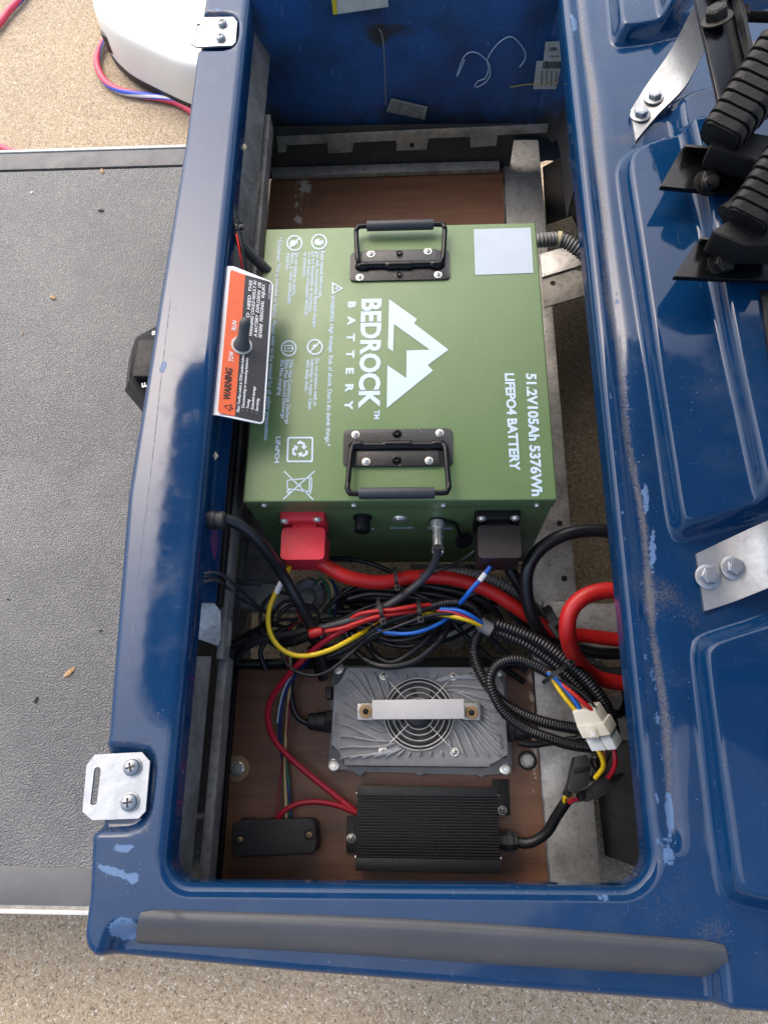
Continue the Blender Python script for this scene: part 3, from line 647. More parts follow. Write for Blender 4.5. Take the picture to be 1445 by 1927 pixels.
lb = board([(446, 1256), (1000, 1256), (1033, 1690), (398, 1690)], [(1003, 1450, .004, .04, .8), (1004, 1380, .004, .08, .55), (1000, 1290, .006, .02, .8), (1018, 1560, .003, .1, .4), (940, 1580, .01, .03, .3)])
for x, y, a in [(447, 1446, 1), (992, 1431, 0)]:
    bm = bmesh.new(); lathe(bm, P(x, y, BZ+.0006), UP, [(.0165 if a else .0125, 0), (.0165 if a else .0125, .0012), (.012, .0016)], 32); w = frombm('washer', bm, 'brass' if a else 'darksteel', lb)
    hexbolt(lb, P(x, y, BZ+.002), .0088, UP, 'chrome' if a else 'alu', .5, 1.05)
# longitudinal and cross members
def member(name, ra, rb, ya, yb, z, t, mat, bev=.002): return slab(name, [RX(ra, ya, z), RX(rb, ya, z), RX(rb, yb, z), RX(ra, yb, z)], t, mat, CART, bev, Vector((0, 0, -t)))
member('frame_beam', .0607, .0845, 262, 1700, -.315, .05, 'alu', .004)
member('frame_beam', -.0834, -.0808, 338, 1240, -.315, .04, 'alu_dark', .0015)
member('frame_beam', -.0818, -.0800, 1240, 1720, -.30, .04, 'darksteel', .0015)
# left inner side
def side(name, ra, za, rb, zb, ya, yb, mat, t=.004, bev=.0012):
    return slab(name, [RX(ra, ya, za), RX(rb, ya, zb), RX(rb, yb, zb), RX(ra, yb, za)], t, mat, CART, bev)
side('inner_panel', -.1045, -.036, -.0927, -.075, 560, 1135, 'paint')
side('inner_panel', -.1085, -.036, -.0905, -.095, -60, 560, 'alu_dark')
side('inner_panel', -.1050, -.036, -.0925, -.10, 1235, 1720, 'alu_dark')
member('black_rail', -.0929, -.0903, 560, 1140, -.085, .014, 'rubber', .005)
member('side_channel', -.0905, -.0873, 215, 1240, -.12, .03, 'alu_dark', .001)
member('side_channel', -.0893, -.0850, 1235, 1720, -.14, .03, 'alu_dark', .001)
slab('corner_bracket', [P(x, y, z) for x, y, z in [(352, 1120, -.06), (376, 1100, -.06), (416, 1150, -.09), (417, 1200, -.1), (411, 1216, -.1), (352, 1195, -.07)]], .004, 'alu', CART, .001)
slab('corner_bracket', [P(x, y, z) for x, y, z in [(412, 1165, -.12), (420, 1160, -.12), (438, 1168, -.14), (436, 1215, -.14), (416, 1225, -.13)]], .01, 'alu_dark', CART, .002)
hexbolt(CART, P(424, 1205, -.136), .003, UP, 'yellow_print', .5, 1.3, name='brass_nut')
slab('cross_beam', [P(x, y, -.318) for x, y in [(428, 1096), (640, 1100), (640, 1150), (424, 1143)]], .03, 'alu', CART, .002)
slab('cross_beam', [P(x, y, -.322) for x, y in [(640, 1162), (1010, 1168), (1010, 1202), (640, 1196)]], .03, 'alu', CART, .002)
slab('cross_beam', [P(x, y, -.29) for x, y in [(1022, 1131), (1240, 1138), (1250, 1226), (1018, 1216)]], .03, 'alu', CART, .003)
slab('cross_beam', [P(x, y, -.30) for x, y in [(420, 1240), (1000, 1236), (1002, 1256), (418, 1258)]], .03, 'rubber', CART, .002)
slab('cross_beam', [P(x, y, -.33) for x, y in [(1140, 1310), (1240, 1305), (1250, 1390), (1150, 1395)]], .02, 'alu_dark', CART, .002)
slab('base_plate', [P(x, y, -.335) for x, y in [(462, 960), (560, 960), (540, 1098), (456, 1098)]], .01, 'alu_dark', CART, .002)
# perforated channel on the right, holes cut through
def chan():
    z = -.25; o = P(1022, 520, z); u = (P(1125, 490, z)-o).normalized(); dn = (P(1028, 578, z)-o); v = (dn - u*dn.dot(u)).normalized(); u2, v2 = u, v
    lp = lambda x, y: ((P(x, y, z)-o).dot(u2), (P(x, y, z)-o).dot(v2))
    hs = []
    for x, y in [(1089, 506), (1040, 533)]: hs.append(circ(.0045, 16, lp(x, y)))
    shape('perforated_channel', [[lp(*p) for p in [(1018, 521), (1150, 481), (1153, 540), (1024, 578)]]] + hs, .003, 'alu_dark', CART, o, u2, v2)
    slab('channel_top', [P(x, y, z+.004) for x, y in [(1016, 478), (1150, 440), (1151, 481), (1020, 521)]], .004, 'alu', CART, .0008)
chan()
for i, (x, y, r, d) in enumerate([(1052, 985, .0045, 0), (1061, 1089, .0045, 0)]):
    bm = bmesh.new(); lathe(bm, P(x, y, -.3155), UP, [(r, 0), (r, .0008), (r*.8, .0009)], 18); frombm('rivet', bm, 'darksteel', CART)
slab('mud_flap', [P(x, y, -.36) for x, y in [(1021, 314), (1084, 279), (1120, 262), (1125, 470), (1096, 446), (1077, 403), (1028, 421)]], .004, 'flap', CART, .0006)
slab('mud_flap', [P(x, y, z) for x, y, z in [(1120, 1402, -.35), (1196, 1392, -.33), (1198, 1520, -.33), (1222, 1642, -.34), (1186, 1628, -.35), (1137, 1610, -.35), (1124, 1490, -.35)]], .004, 'flap', CART, .0006)
slab('mud_flap', [P(x, y, z) for x, y, z in [(1196, 1392, -.329), (1236, 1330, -.2), (1250, 1630, -.2), (1222, 1642, -.34), (1198, 1520, -.329)]], .004, 'flap', CART, .0006)
def needle(pts, lab): tag(tube('pine_needle', pts, 3, 'tan', None, GZ+.006, .02, 5), lab, 'pine needle')
needle([(1108, 748), (1114, 725), (1136, 695)], 'longer dry pine needle lying on the shaded concrete beside the frame beam')
needle([(1110, 742), (1128, 712), (1138, 700)], 'shorter dry pine needle crossing the other on shaded concrete')
clip = slab('plastic_clip', [P(x, y, -.66) for x, y in [(835, 1208), (842, 1199), (856, 1203), (868, 1202), (872, 1212), (856, 1223), (848, 1217)]], .012, 'nylon_cold', None, .0015)
tag(clip, 'small white plastic clip lying on the concrete below the cables', 'clip')
# ------------------------------------------------------------------ right deck: aluminium straps, seat brackets
def strap(pts_l, pts_r, t, bolts):
    L = [P(*p) for p in pts_l]; R = [P(*p) for p in pts_r]; A = spline(L, .006); B = spline(R, .006); n = min(len(A), len(B)); N = 40
    g = lambda S_, t_: S_[min(int(t_*(len(S_)-1)), len(S_)-2)].lerp(S_[min(int(t_*(len(S_)-1)), len(S_)-2)+1], t_*(len(S_)-1)-min(int(t_*(len(S_)-1)), len(S_)-2))
    vs = []; 
    for i in range(N+1): a, b = g(A, i/N), g(B, i/N); vs += [a, b, b-Vector((0, 0, t)), a-Vector((0, 0, t))]
    fs = [(0, 1, 2, 3), (4*N+3, 4*N+2, 4*N+1, 4*N)]
    for i in range(N):
        for k in range(4): fs.append((4*i+k, 4*i+4+k, 4*i+4+(k+1) % 4, 4*i+(k+1) % 4))
    bm = bmesh.new(); V = [bm.verts.new(v) for v in vs]
    for f in fs: bm.faces.new([V[k] for k in f])
    s = frombm('strap', bm, 'strap', CART, 40)
    for p, ax in bolts: hexbolt(s, P(*p), .0088, ax, 'zinc', .75, 1.45, random.random())
    return s
n1 = (CAMPOS - P(1210, 200, .01)).normalized() + Vector((-.5, -.1, .35))
strap([(1186, 207, .004), (1216, 160, .006), (1258, 100, .03), (1290, 40, .075), (1330, -40, .13)], [(1196, 264, .004), (1240, 212, .006), (1290, 160, .03), (1332, 80, .075), (1372, -10, .13)], .007,
      [((1204, 217, .0045), (-.05, .1, 1)), ((1231, 183, .008), (-.15, .05, 1))])
strap([(1309, 1042, .003), (1360, 1018, .004), (1420, 990, .02), (1480, 965, .05)], [(1325, 1150, .003), (1380, 1132, .004), (1450, 1104, .02), (1510, 1080, .05)], .006,
      [((1331, 1086, .003), UP), ((1379, 1069, .005), (.0, .0, 1))])
# unseen roof added overhead, sized to shade the deck and darken paint reflections
bm = bmesh.new(); prism(bm, roundpoly([Vector((-.72, .12, 1.16)), Vector((1.05, .12, 1.16)), Vector((1.05, 1.22, 1.16)), Vector((-.72, 1.22, 1.16))], .12, 8), Vector((0, 0, .04)), .012); frombm('added_shade_roof', bm, 'shade_roof', CART)
for q in (P(1350, -30, .13), P(1500, 1020, .05)): tube('roof_strut', [q, q + Vector((.06, .0, .03)), Vector((.80, q.y+.02, .7)), Vector((.82, q.y+.02, 1.165))], .012, 'black_coat', CART, raw=True, step=.05)  # added struts, out of view, that hold up the added roof
# black seat mount hardware
z = .12
tp = slab('seat_hinge_bar', [P(x, y, z) for x, y in [(1300, -40), (1366, -40), (1411, 150), (1404, 164), (1370, 222), (1357, 218), (1311, 10)]], .006, 'black_gloss', CART, .001)
slab('bar_flange', [P(x, y, q) for x, y, q in [(1366, -40, z+.002), (1382, -40, z+.012), (1424, 150, z+.012), (1411, 156, z+.002)]], .005, 'black_coat', tp, .0008)
hexbolt(tp, P(1348, 36, z+.004), .013, (-.35, .25, .9), 'darksteel', .8, 1.35, .4)
a = P(1395, 30, z-.01); b = P(1446, 32, z-.012)
mp = [a.lerp(b, i/120) for i in range(121)]
vs, fs, uv = tube_data(mp, .0062, 14, True, lambda i: 1.0 if i % 4 < 2 else .86); mk('stud', vs, fs, 'darksteel', tp, 60)
hexbolt(tp, a - Vector((.006, 0, 0)), .012, (1, 0, 0), 'darksteel', .7, 1.2)
def bracket(px, z, bolt, flip, stud):
    b = slab('seat_bracket', [P(x, y, z) for x, y in px], .006, 'black_gloss', CART, .0012)
    bm = bmesh.new(); prism(bm, [P(px[0][0], px[0][1], z+.0005), P(px[1][0], px[1][1], z+.0005), P(px[1][0], px[1][1]-6, z+.016), P(px[0][0]+4, px[0][1]-5, z+.016)], Vector((0, -.004, 0)), .0008)
    frombm('bracket_flange', bm, 'black_coat', b)
    hexbolt(b, P(*bolt, z+.0005), .0115, (.15, -.35, 1), 'darksteel', .85, 1.3, .3)
    if stud: bm = bmesh.new(); lathe(bm, P(bolt[0]+1, bolt[1]+4, z+.008), (.15, -.35, 1), [(.0075, 0), (.0075, .008), (.007, .0085), (.0062, .009), (.0062, .014), (.004, .0148)], 20); frombm('stud', bm, 'darksteel', b)
    return b
bracket([(1284, 276), (1420, 288), (1425, 364), (1392, 366), (1384, 363), (1241, 351)], .055, (1328, 345), 0, True)
bracket([(1314, 450), (1480, 462), (1490, 529), (1400, 526), (1266, 521)], .06, (1355, 498), 0, False)
def bellows(start, end, z0, z1, w0, w1, n, lab):
    A, B = P(*start, z0), P(*end, z1); d = (B-A); L = d.length; d.normalize(); u = Vector((-d.y, d.x, 0)).normalized(); w = d.cross(u); root = None
    bm = bmesh.new(); prof = []
    for i in range(n*2+1):
        t = i/(n*2); s = (w0 + (w1-w0)*t)*(1 if i % 2 == 0 else .82); prof.append((t, s))
    for (t0, s0) in [(0.02+.98*i/n, w0+(w1-w0)*i/n) for i in range(n)]:
        c = A + d*(L*t0); h = L/n*.78; x = s0*.5; y = s0*.42
        prism(bm, roundpoly([c+u*x+w*y, c-u*x+w*y, c-u*x-w*y, c+u*x-w*y], x*.45, 4), d*h, .0018)
    c = A; x = w0*.45; y = w0*.375; prism(bm, roundpoly([c+u*x+w*y, c-u*x+w*y, c-u*x-w*y, c+u*x-w*y], x*.5, 4), d*L*1.0, .001)
    return frombm('rubber_bellows', bm, 'rubber', CART, 40)
bellows((1352, 262), (1475, 100), .10, .13, .046, .064, 9, 0)
bellows((1398, 425), (1490, 300), .10, .12, .046, .06, 7, 0)
slab('rubber_pad', [P(x, y, .095) for x, y in [(1352, 232), (1378, 236), (1448, 264), (1480, 270), (1480, 320), (1428, 303), (1334, 276)]], .03, 'rubber', CART, .006)
slab('rubber_pad', [P(x, y, .10) for x, y in [(1388, 405), (1480, 360), (1480, 462), (1400, 462), (1345, 440), (1340, 432)]], .03, 'rubber', CART, .006)
tube('bracket_spring', [P(x, y, .075) for x, y in [(1360, 400), (1385, 382), (1415, 345), (1450, 300)]], .008, 'darksteel', CART, raw=True)
slab('deck_seam', [P(x, y, .047) for x, y in [(1404, 76), (1620, 78), (1620, 114), (1408, 112)]], .004, 'trim', CART, .001)
slab('deck_seam', [P(x, y, .047) for x, y in [(1430, 545), (1620, 548), (1620, 700), (1450, 690)]], .004, 'anod', CART, .001)
# ------------------------------------------------------------------ warning plate with its toggle
def plate():
    zl, zr = -.010, -.030
    c = [P(430, 499, zl), P(515, 531, zr), P(497, 799, zr), P(397, 777, zl)]; n = (c[1]-c[0]).cross(c[2]-c[0]).normalized(); n = n if n.z > 0 else -n
    c[3] = PN(397, 777, c[0], n); Q = lambda x, y, l=0: PN(x, y, c[0]+n*l, n)
    pl = slab('warning_plate', roundpoly([c[0]+Vector((-.02, 0, 0)), Q(440, 501), c[1], c[2], Q(410, 781), c[3]+Vector((-.02, 0, 0))], [.001, .001, .007, .007, .001, .001]), .0016, 'white_print', CART, .0003)
    slab('orange_band', roundpoly([Q(434, 507, .0006), Q(461.8, 517, .0006), Q(442.2, 783.4, .0006), Q(410, 776, .0006)], [.004, .0002, .0002, .004]), .0004, 'orange', pl, 0)
    slab('black_band', roundpoly([Q(461.8, 517, .0006), Q(511.5, 531, .0006), Q(494, 795, .0006), Q(442.2, 783.4, .0006)], [.0002, .005, .005, .0002]), .0004, 'label_black', pl, 0)
    T = lambda b, p, q, px, m='white_print', bold=.0, sh=.2, **k: text(pl, b, Q(*p, .0007), Q(*q, .0007), rad(px*2, c[0]), n, m, bold, sh, **k)
    T('WARNING', (433, 752), (437.5, 693), 12, 'black_print', .03); T('TOW', (439, 681), (440.4, 662), 8.5, bold=.015); T('RUN', (444.5, 623), (446, 604), 8.5, bold=.015)
    T('FAILURE  TO  HEED  THIS', (464.5, 653), (475.2, 528), 6, bold=.012); T('WARNING COULD RESULT IN', (474.6, 633), (483.2, 529), 6, bold=.012)
    T('A BATTERY  EXPLOSION  OR', (483.6, 635), (491.8, 532), 6, bold=.012); T('SEVERE  PERSONAL  INJURY.', (492.4, 637), (499.4, 535), 6, bold=.012); T('CCI 101906601', (508, 563), (509.7, 535), 3.4)
    T('Place Tow/Run switch in TOW position before:', (450.5, 776), (460.2, 668), 5, bold=.01); T('·  Disconnecting or connecting batteries', (459.5, 773), (467.6, 674), 5, bold=.01)
    T('·  Towing', (468, 774), (470.4, 752), 5, bold=.01); T('·  Extended storage', (476.9, 776), (481, 728), 5, bold=.01); T('·  Servicing', (485.3, 779), (487.6, 750), 5, bold=.01)
    o = Q(429, 766, .0007); u = (Q(426.8, 774, .0007)-Q(431, 758, .0007)).normalized()  # warning triangle
    k = rad(2, o); e = n.cross(u); tri = lambda s: [tuple(p*s*k for p in q) for q in ((-8, 6), (8, 6), (0, -8))]
    shape('warning_sign', [tri(1.0), tri(.72)], .0003, 'black_print', pl, o, u, e)
    text(pl, '!', o + u*k*0 + e*k*4 - u*k*1, o + e*k*4 + u*k*1, k*7, n, 'black_print', .02)
    b0 = Q(455, 650, .001)
    bm = bmesh.new(); lathe(bm, b0, n, [(.0125, -.001), (.0125, .001), (.011, .0012)], 32); frombm('toggle_ring', bm, 'label', pl)
    tipd = P(463, 596, .034) - P(455, 648, .0); pa = spline([b0, b0+tipd*.25+n*.004, b0+tipd*.6, b0+tipd*1.0], .002); m = len(pa)
    rr = [.0105*(1-.38*min(1, (i/(m-1))/.35)) if i/(m-1) < .35 else .0065 for i in range(m)]; rr[-1] = .003; rr[-2] = .0052; rr[-3] = .0061
    vs, fs, uv = tube_data(pa, rr, 18); mk('toggle_boot', vs, fs, 'grey_rubber', pl, 60)
plate()
# ------------------------------------------------------------------ the green battery
BT, BX0, BX1, BY0, BY1 = -.07, -.206, .1605, .309, .711
BAT = thing('battery', ((BX0+BX1)/2, .51, -.328), 'large olive green battery with white printing and two black folding handles', 'battery')
box('case', BX0+.0012, BX1-.0012, BY0+.0014, BY1-.0012, -.328, -.075, 'green', BAT, .003)
lid = box('lid', BX0, BX1, BY0, BY1, -.0965, BT, 'green', BAT, .0022, 3)
T0 = lambda x, y: P(x, y, BT)
for x in (497, 666, 834, 1010): screw(lid, PY(x, 951, BY0-.0005), .0034, (0, -1, .0), 'chrome', .8, 1.1)
def bt(b, p, q, cap, bold=.0, **k): text(BAT, b, T0(*p), T0(*q), rad(cap*2, T0(*p)), UP, 'print', bold, lift=.0003, **k)
bt('BEDROCK', (682, 563), (676, 769), 37, .034); bt('TM', (704, 772), (703.4, 789), 11, .02); bt('B   A   T   T   E   R   Y', (656, 568), (649, 772), 14, .045)
bt('51.2V105Ah 5376Wh', (990, 703), (1001, 934), 18.5, .036); bt('LIFEPO4 BATTERY', (950, 703), (960, 886), 17.5, .036)
bt("WARNING: High Voltage. Risk of shock. Don't do dumb things.*", (623, 556), (613, 840), 8, .012)
for b, p, q in [('Read manual before use.', (604.6, 473), (600, 560)), ('Use only recommended Bedrock charger.', (596, 474), (588.5, 618)), ('Do not disassemble or incinerate.', (588.6, 474), (581, 588)), ('Do not touch uninsulated terminals', (580.5, 475), (573.2, 595)), ('or connectors.', (572, 475.5), (569.3, 523)),
                ('Do not expose to sparks,', (556, 476), (550, 557)), ('flames, or other combustible', (548, 476), (541.5, 573)), ('materials.', (540, 477), (538, 510)),
                ('Do not pressure wash or', (594, 675), (590, 765)), ('submerge in water. Clean', (585.6, 676), (580, 771)), ('with damp cloth.', (577.4, 677), (573.5, 737)),
                ('250a Max Continuous Discharge', (545.4, 676.5), (537, 798)), ('500a Max 3second Discharge', (537, 677), (529.5, 788)), ('30a Max charging', (528.8, 677), (523, 744)),
                ('* Disclaimer: This is intended as humor. Please refer to the manual for all safety precautions.', (524.6, 446), (497, 830))]: bt(b, p, q, 7.4, .014)
bt('LiFePO4', (520, 822), (516.8, 872), 9, .02)
Mx = Vector((1, 0, 0)); My = Vector((0, 1, 0))
def prnt(name, loops_px, mat='print', lift=.0003):
    lp = [[((T0(x, y)-T0(700, 700)).x, (T0(x, y)-T0(700, 700)).y) for x, y in L] for L in loops_px]
    o = T0(700, 700); o.z += lift; return shape(name, lp, .0003, mat, BAT, o, Mx, My)
zz = lambda L: [(640+x/2.676, 400+y/2.676) for x, y in L]
prnt('mountain_logo', [zz([(247, 438), (386, 538), (371, 559), (545, 692), (440, 769), (467, 797), (235, 985), (238, 770), (333, 835), (335, 696), (452, 692), (271, 562), (266, 700), (241, 682)])])
prnt('label_patch', [[(891, 432), (998, 429), (1003, 514), (894, 518)]], 'patch')                       # the pale patch; the code on it is left out
def pc(c, r, n=32): return [(c[0]+r*math.cos(2*math.pi*k/n), c[1]+r*math.sin(2*math.pi*k/n)) for k in range(n)]
for c in [(600.6, 455.5), (554.5, 458), (592.8, 653.5), (543.7, 656)]: prnt('icon_ring', [pc(c, 15), pc(c, 12.4)])
# hand, flame, drop and cell icons (drawn turned a quarter, like the text)
def rot(c, L, s=1.0): return [(c[0]-y*s, c[1]+x*s) for x, y in L]   # local x = reading direction, y = down on the upright icon
c = (600.6, 455.5); prnt('hand_icon', [rot(c, [(-6, 2), (-4, 7), (2, 9), (6, 5), (7.5, -4), (6, -4.5), (5, 0), (5, -8), (3.2, -8.3), (2.8, -1), (2, -9.5), (.2, -9.5), (.2, -1), (-1, -8.5), (-2.6, -8), (-2, 1), (-4.6, -2)])])
c = (554.5, 458); prnt('flame_icon', [rot(c, [(-5, 6), (-6, 1), (-3, -2), (-2, -8), (1, -5), (2, -1), (4, -3), (6, 3), (4, 8), (0, 9)])]); prnt('strike_bar', [rot(c, [(-9.5, -7.5), (-7.5, -9.5), (9.5, 7.5), (7.5, 9.5)])], 'print', .0005)
c = (592.8, 653.5); prnt('drop_icon', [rot(c, [(-4, 3), (-5, 0), (-2, -6), (1, 0), (0, 4)]), rot(c, [(2, 5), (3, 0), (6, 4), (5, 7)])]); prnt('strike_bar', [rot(c, [(-9.5, -7.5), (-8, -9.5), (9.5, 7.5), (8, 9.5)])], 'print', .0005)
c = (543.7, 656); prnt('cell_icon', [rot(c, [(-6, -7), (-2.5, -7), (-2.5, -9), (2.5, -9), (2.5, -7), (6, -7), (6, 8), (-6, 8)]), rot(c, [(-4.4, -5.4), (4.4, -5.4), (4.4, 6.4), (-4.4, 6.4)])]); prnt('cell_mark', [rot(c, [(-1, -3), (1, -3), (1, 3), (-1, 3)])])
c = (633, 543); prnt('voltage_sign', [rot(c, [(-12, 8), (12, 8), (0, -13)]), rot(c, [(-7.8, 5.6), (7.8, 5.6), (0, -8.4)])]); prnt('bolt_mark', [rot(c, [(1, -6), (-3, 0), (0, 0), (-1, 5), (3, -1.5), (.3, -1.5)])])
q = [(541, 822.5), (590, 822.5), (589, 870), (539.5, 870)]; qi = [(544, 825.5), (587, 825.5), (586, 867), (542.5, 867)]
def rr(L, r=4):
    return [(p.x, p.y) for p in roundpoly([Vector((x, y, 0)) for x, y in L], r, 4)]
prnt('recycling_frame', [rr(q), rr(qi, 3)])
for k in range(3):
    a0 = k*2*math.pi/3 + .5
    L = [(-8.5, -15), (2, -15), (5.5, -10), (9, -12.3), (6.6, -3.5), (-2, -6.2), (1.5, -8), (-.5, -10.6), (-5, -10.6), (-7.6, -6.4), (-11.5, -9)]
    prnt('recycling_arrow', [[(565+x*math.cos(a0)-y*math.sin(a0), 846.5+x*math.sin(a0)+y*math.cos(a0)) for x, y in L]])
def stroke(pts, w=1.0, name='bin_icon'):
    for (x0, y0), (x1, y1) in zip(pts, pts[1:]):
        d = math.hypot(x1-x0, y1-y0); nx, ny = -(y1-y0)/d*w, (x1-x0)/d*w; prnt(name, [[(x0+nx, y0+ny), (x1+nx, y1+ny), (x1-nx, y1-ny), (x0-nx, y0-ny)]])
stroke([(535, 887), (590, 941)], 1.0); stroke([(592, 887), (533, 940)], 1.0, 'bin_strike'); stroke([(583, 900), (541, 904), (541, 920), (582, 925), (583, 900)], .9); stroke([(583, 895), (587, 902), (586, 922), (583, 930)], .9); stroke([(566, 914), (568, 925), (578, 926)], .9)
prnt('bin_wheel', [pc((543, 925), 3.6, 16), pc((543, 925), 1.8, 16)])
# handles
def handle(xl, xr, yt, yb, sgn, gx0, gx1, gy, riv):
    a, b = P(xl, (yt+yb)/2, BT), P(xr, (yt+yb)/2, BT); x0, x1 = a.x, b.x; y1 = P((xl+xr)/2, yt, BT).y; y0_ = P((xl+xr)/2, yb, BT).y; yc = (y0_+y1)/2; z = BT
    h = bpy.data.objects.new('handle', None)
    pl = slab('handle', roundpoly([Vector((x0, y0_, z+.0026)), Vector((x1, y0_, z+.0026)), Vector((x1, y1, z+.0026)), Vector((x0, y1, z+.0026))], .007, 5), .0026, 'black_coat', BAT, .0006)
    for n_ in ('a',):
        slab('handle_step', roundpoly([Vector((x0+.016, yc, z+.0042)), Vector((x1-.016, yc, z+.0042)), Vector((x1-.016, yc+sgn*(y1-y0_)*.52, z+.0042)), Vector((x0+.016, yc+sgn*(y1-y0_)*.52, z+.0042))], .002, 3), .003, 'black_coat', pl, .0006)
    N = 90; pa = []; w = []
    for i in range(N+1):
        t = i/N; k = .5+.5*math.tanh(9*(math.cos(t*4*math.pi)+.15)); pa.append(Vector((x0+.007+(x1-x0-.014)*t, yc+sgn*-.0005+.0011*k*-sgn, z+.0048))); w.append(.0062*(.86+.16*k)*min(1, .35+t*14, .35+(1-t)*14))
    vs, fs, uv = tube_data(pa, w, 16); vs = [Vector((v.x, v.y, z+.0022+(v.z-z-.0022)*.85)) for v in vs]; mk('pivot_sheath', vs, fs, 'black_gloss', pl, 60)
    for i in range(2): 
        xx = x0+.006 if i == 0 else x1-.006
    gz = z+.013; gp0 = P(gx0, gy, gz); gp1 = P(gx1, gy, gz); yg = (gp0.y+gp1.y)/2; bx0 = x0+.012; bx1 = x1-.010; gl = bx0-.004; gr = bx1+.004
    pts = [Vector((bx0+.012, yc, z+.0055)), Vector((bx0+.003, yc, z+.0062)), Vector((bx0-.001, yc+sgn*.005, z+.0085)), Vector((gl, yg-sgn*.012, gz-.001)), Vector((gl, yg-sgn*.007, gz)), Vector((gl+.002, yg-sgn*.002, gz)), Vector((gl+.008, yg, gz)), Vector(((gl+gr)/2, yg, gz)), Vector((gr-.008, yg, gz)), Vector((gr-.002, yg-sgn*.002, gz)), Vector((gr, yg-sgn*.007, gz)), Vector((gr, yg-sgn*.012, gz-.001)), Vector((bx1+.001, yc+sgn*.005, z+.0085)), Vector((bx1-.003, yc, z+.0062)), Vector((bx1-.012, yc, z+.0055))]
    vs, fs, uv = tube_data(spline(pts, .0018), .0033, 12); mk('bail', vs, fs, 'black_gloss', pl, 60)
    L = [gp0, gp0.lerp(gp1, .5), gp1]
    for p in L: p.y = yg
    bm = bmesh.new(); lathe(bm, gp0, (gp1-gp0), [(.0045, 0), (.0066, .0002), (.0068, .001), (.0068, (gp1-gp0).length-.001), (.0066, (gp1-gp0).length-.0002), (.0045, (gp1-gp0).length)], 24); frombm('grip', bm, 'foam_grip', pl, 40)
    for x, y in riv[:4]: screw(pl, P(x, y, z+.0028 if (P(x, y, z).y-yc)*sgn < 0 else z+.0044), .0036, UP, 'chrome', random.random()*1.5, 1.4)
    for x, y in riv[4:]:
        bm = bmesh.new(); lathe(bm, P(x, y, z+.0028 if (P(x, y, z).y-yc)*sgn < 0 else z+.0044), UP, [(.0058, -.0005), (.0058, .0004), (.004, .0006), (.0036, .0022), (.0026, .003), (.0022, .0022), (.0005, .002)], 20); frombm('rivet', bm, 'black_gloss', pl, 40)
handle(659, 846, 475, 529, 1, 690, 816, 424, [(698, 478), (805, 473), (677, 522), (824, 517), (751, 478), (751, 518)])
handle(646, 851, 809, 878, -1, 675, 818, 928, [(669, 818), (827, 815), (689, 869), (807, 867), (747, 816), (746, 866)])
# front face: terminals, ports
FY = BY0 + .0014
def terminal(fx0, fx1, ftop, bx0, bx1, by0, by1, by2, mf, mb, lab, scr):
    f0, f1 = PY(fx0, ftop, FY), PY(fx1, ftop, FY); zt = f0.z; ff = FY-.0115
    fl = slab('terminal_base', roundpoly([Vector((f0.x, ff, zt)), Vector((f1.x, ff, zt)), Vector((f1.x, ff, zt-.05)), Vector((f0.x, ff, zt-.05))], .003, 3), 0, mf, BAT, .001, Vector((0, .0115, 0)))
    for x, y in scr: screw(fl, PY(x, y, ff), .0042, (0, -1, .12), 'chrome', .4, 1.4)
    yr = ff - .004; zb = PY((bx0+bx1)/2, by0, yr).z; A, B = P(bx0, by0, zb), P(bx1, by0, zb); yf = P((bx0+bx1)/2, by1, zb).y; z2 = PY((bx0+bx1)/2, by2, yf).z
    x0, x1 = P(bx0, (by0+by1)/2, zb).x, P(bx1, (by0+by1)/2, zb).x
    slab('terminal_boot', roundpoly([Vector((x0, yr, zb)), Vector((x1, yr, zb)), Vector((x1, yf, zb)), Vector((x0, yf, zb))], .006, 5), 0, mb, BAT, .0045, Vector((0, 0, z2-zb)), 4, 60)
    bm = bmesh.new(); prism(bm, [Vector((x0+.012, ff+.002, zb-.003)), Vector((x1-.012, ff+.002, zb-.003)), Vector((x1-.012, yr-.003, zb-.003)), Vector((x0+.012, yr-.003, zb-.003))], Vector((0, 0, -.03))); frombm('terminal_neck', bm, mf, BAT)
terminal(527, 611, 963, 529, 611, 992, 1053, 1073, 'boot_red', 'boot_red', 0, [(535, 981), (597, 978)])
terminal(894, 979, 960, 899, 980, 988, 1050, 1073, 'rubber', 'boot_black', 0, [(906, 976), (969, 975)])
bm = bmesh.new(); c = PY(682, 972, FY); lathe(bm, c+Vector((0, 0, 0)), NB, [(.0115, -.001), (.0115, .003), (.0095, .0032), (.0095, .014), (.0105, .0145), (.0105, .019), (.009, .0205), (.002, .021)], 28); cp = frombm('port_cap', bm, 'rubber', BAT, 40)
slab('cap_tab', [P(x, y, c.z-.004) for x, y in [(676, 1000), (688, 1000), (686, 1004), (678, 1004)]], .003, 'rubber', cp, .0006)
text(BAT, 'COM', PY(664, 997, FY-.0005), PY(704, 997, FY-.0005), .0068, NB, 'print', .03)
bm = bmesh.new(); c = PY(752, 976, FY); lathe(bm, c, NB, [(.0098, -.001), (.0098, .0012), (.0088, .0024), (.0072, .0024), (.007, .0016), (.0065, .0016), (.0062, .003), (.001, .0036)], 32); frombm('power_button', bm, 'chrome', BAT, 40)
text(BAT, 'ON/OFF', PY(734, 995, FY-.0005), PY(777, 995, FY-.0005), .0068, NB, 'print', .03)
text(BAT, 'Display', PY(805, 995, FY-.0005), PY(853, 995, FY-.0005), .0068, NB, 'print', .03)
bm = bmesh.new(); c = PY(823, 978, FY); lathe(bm, c, NB, [(.0098, -.001), (.0098, .002), (.0095, .0025)] , 24); frombm('port_flange', bm, 'rubber', BAT)
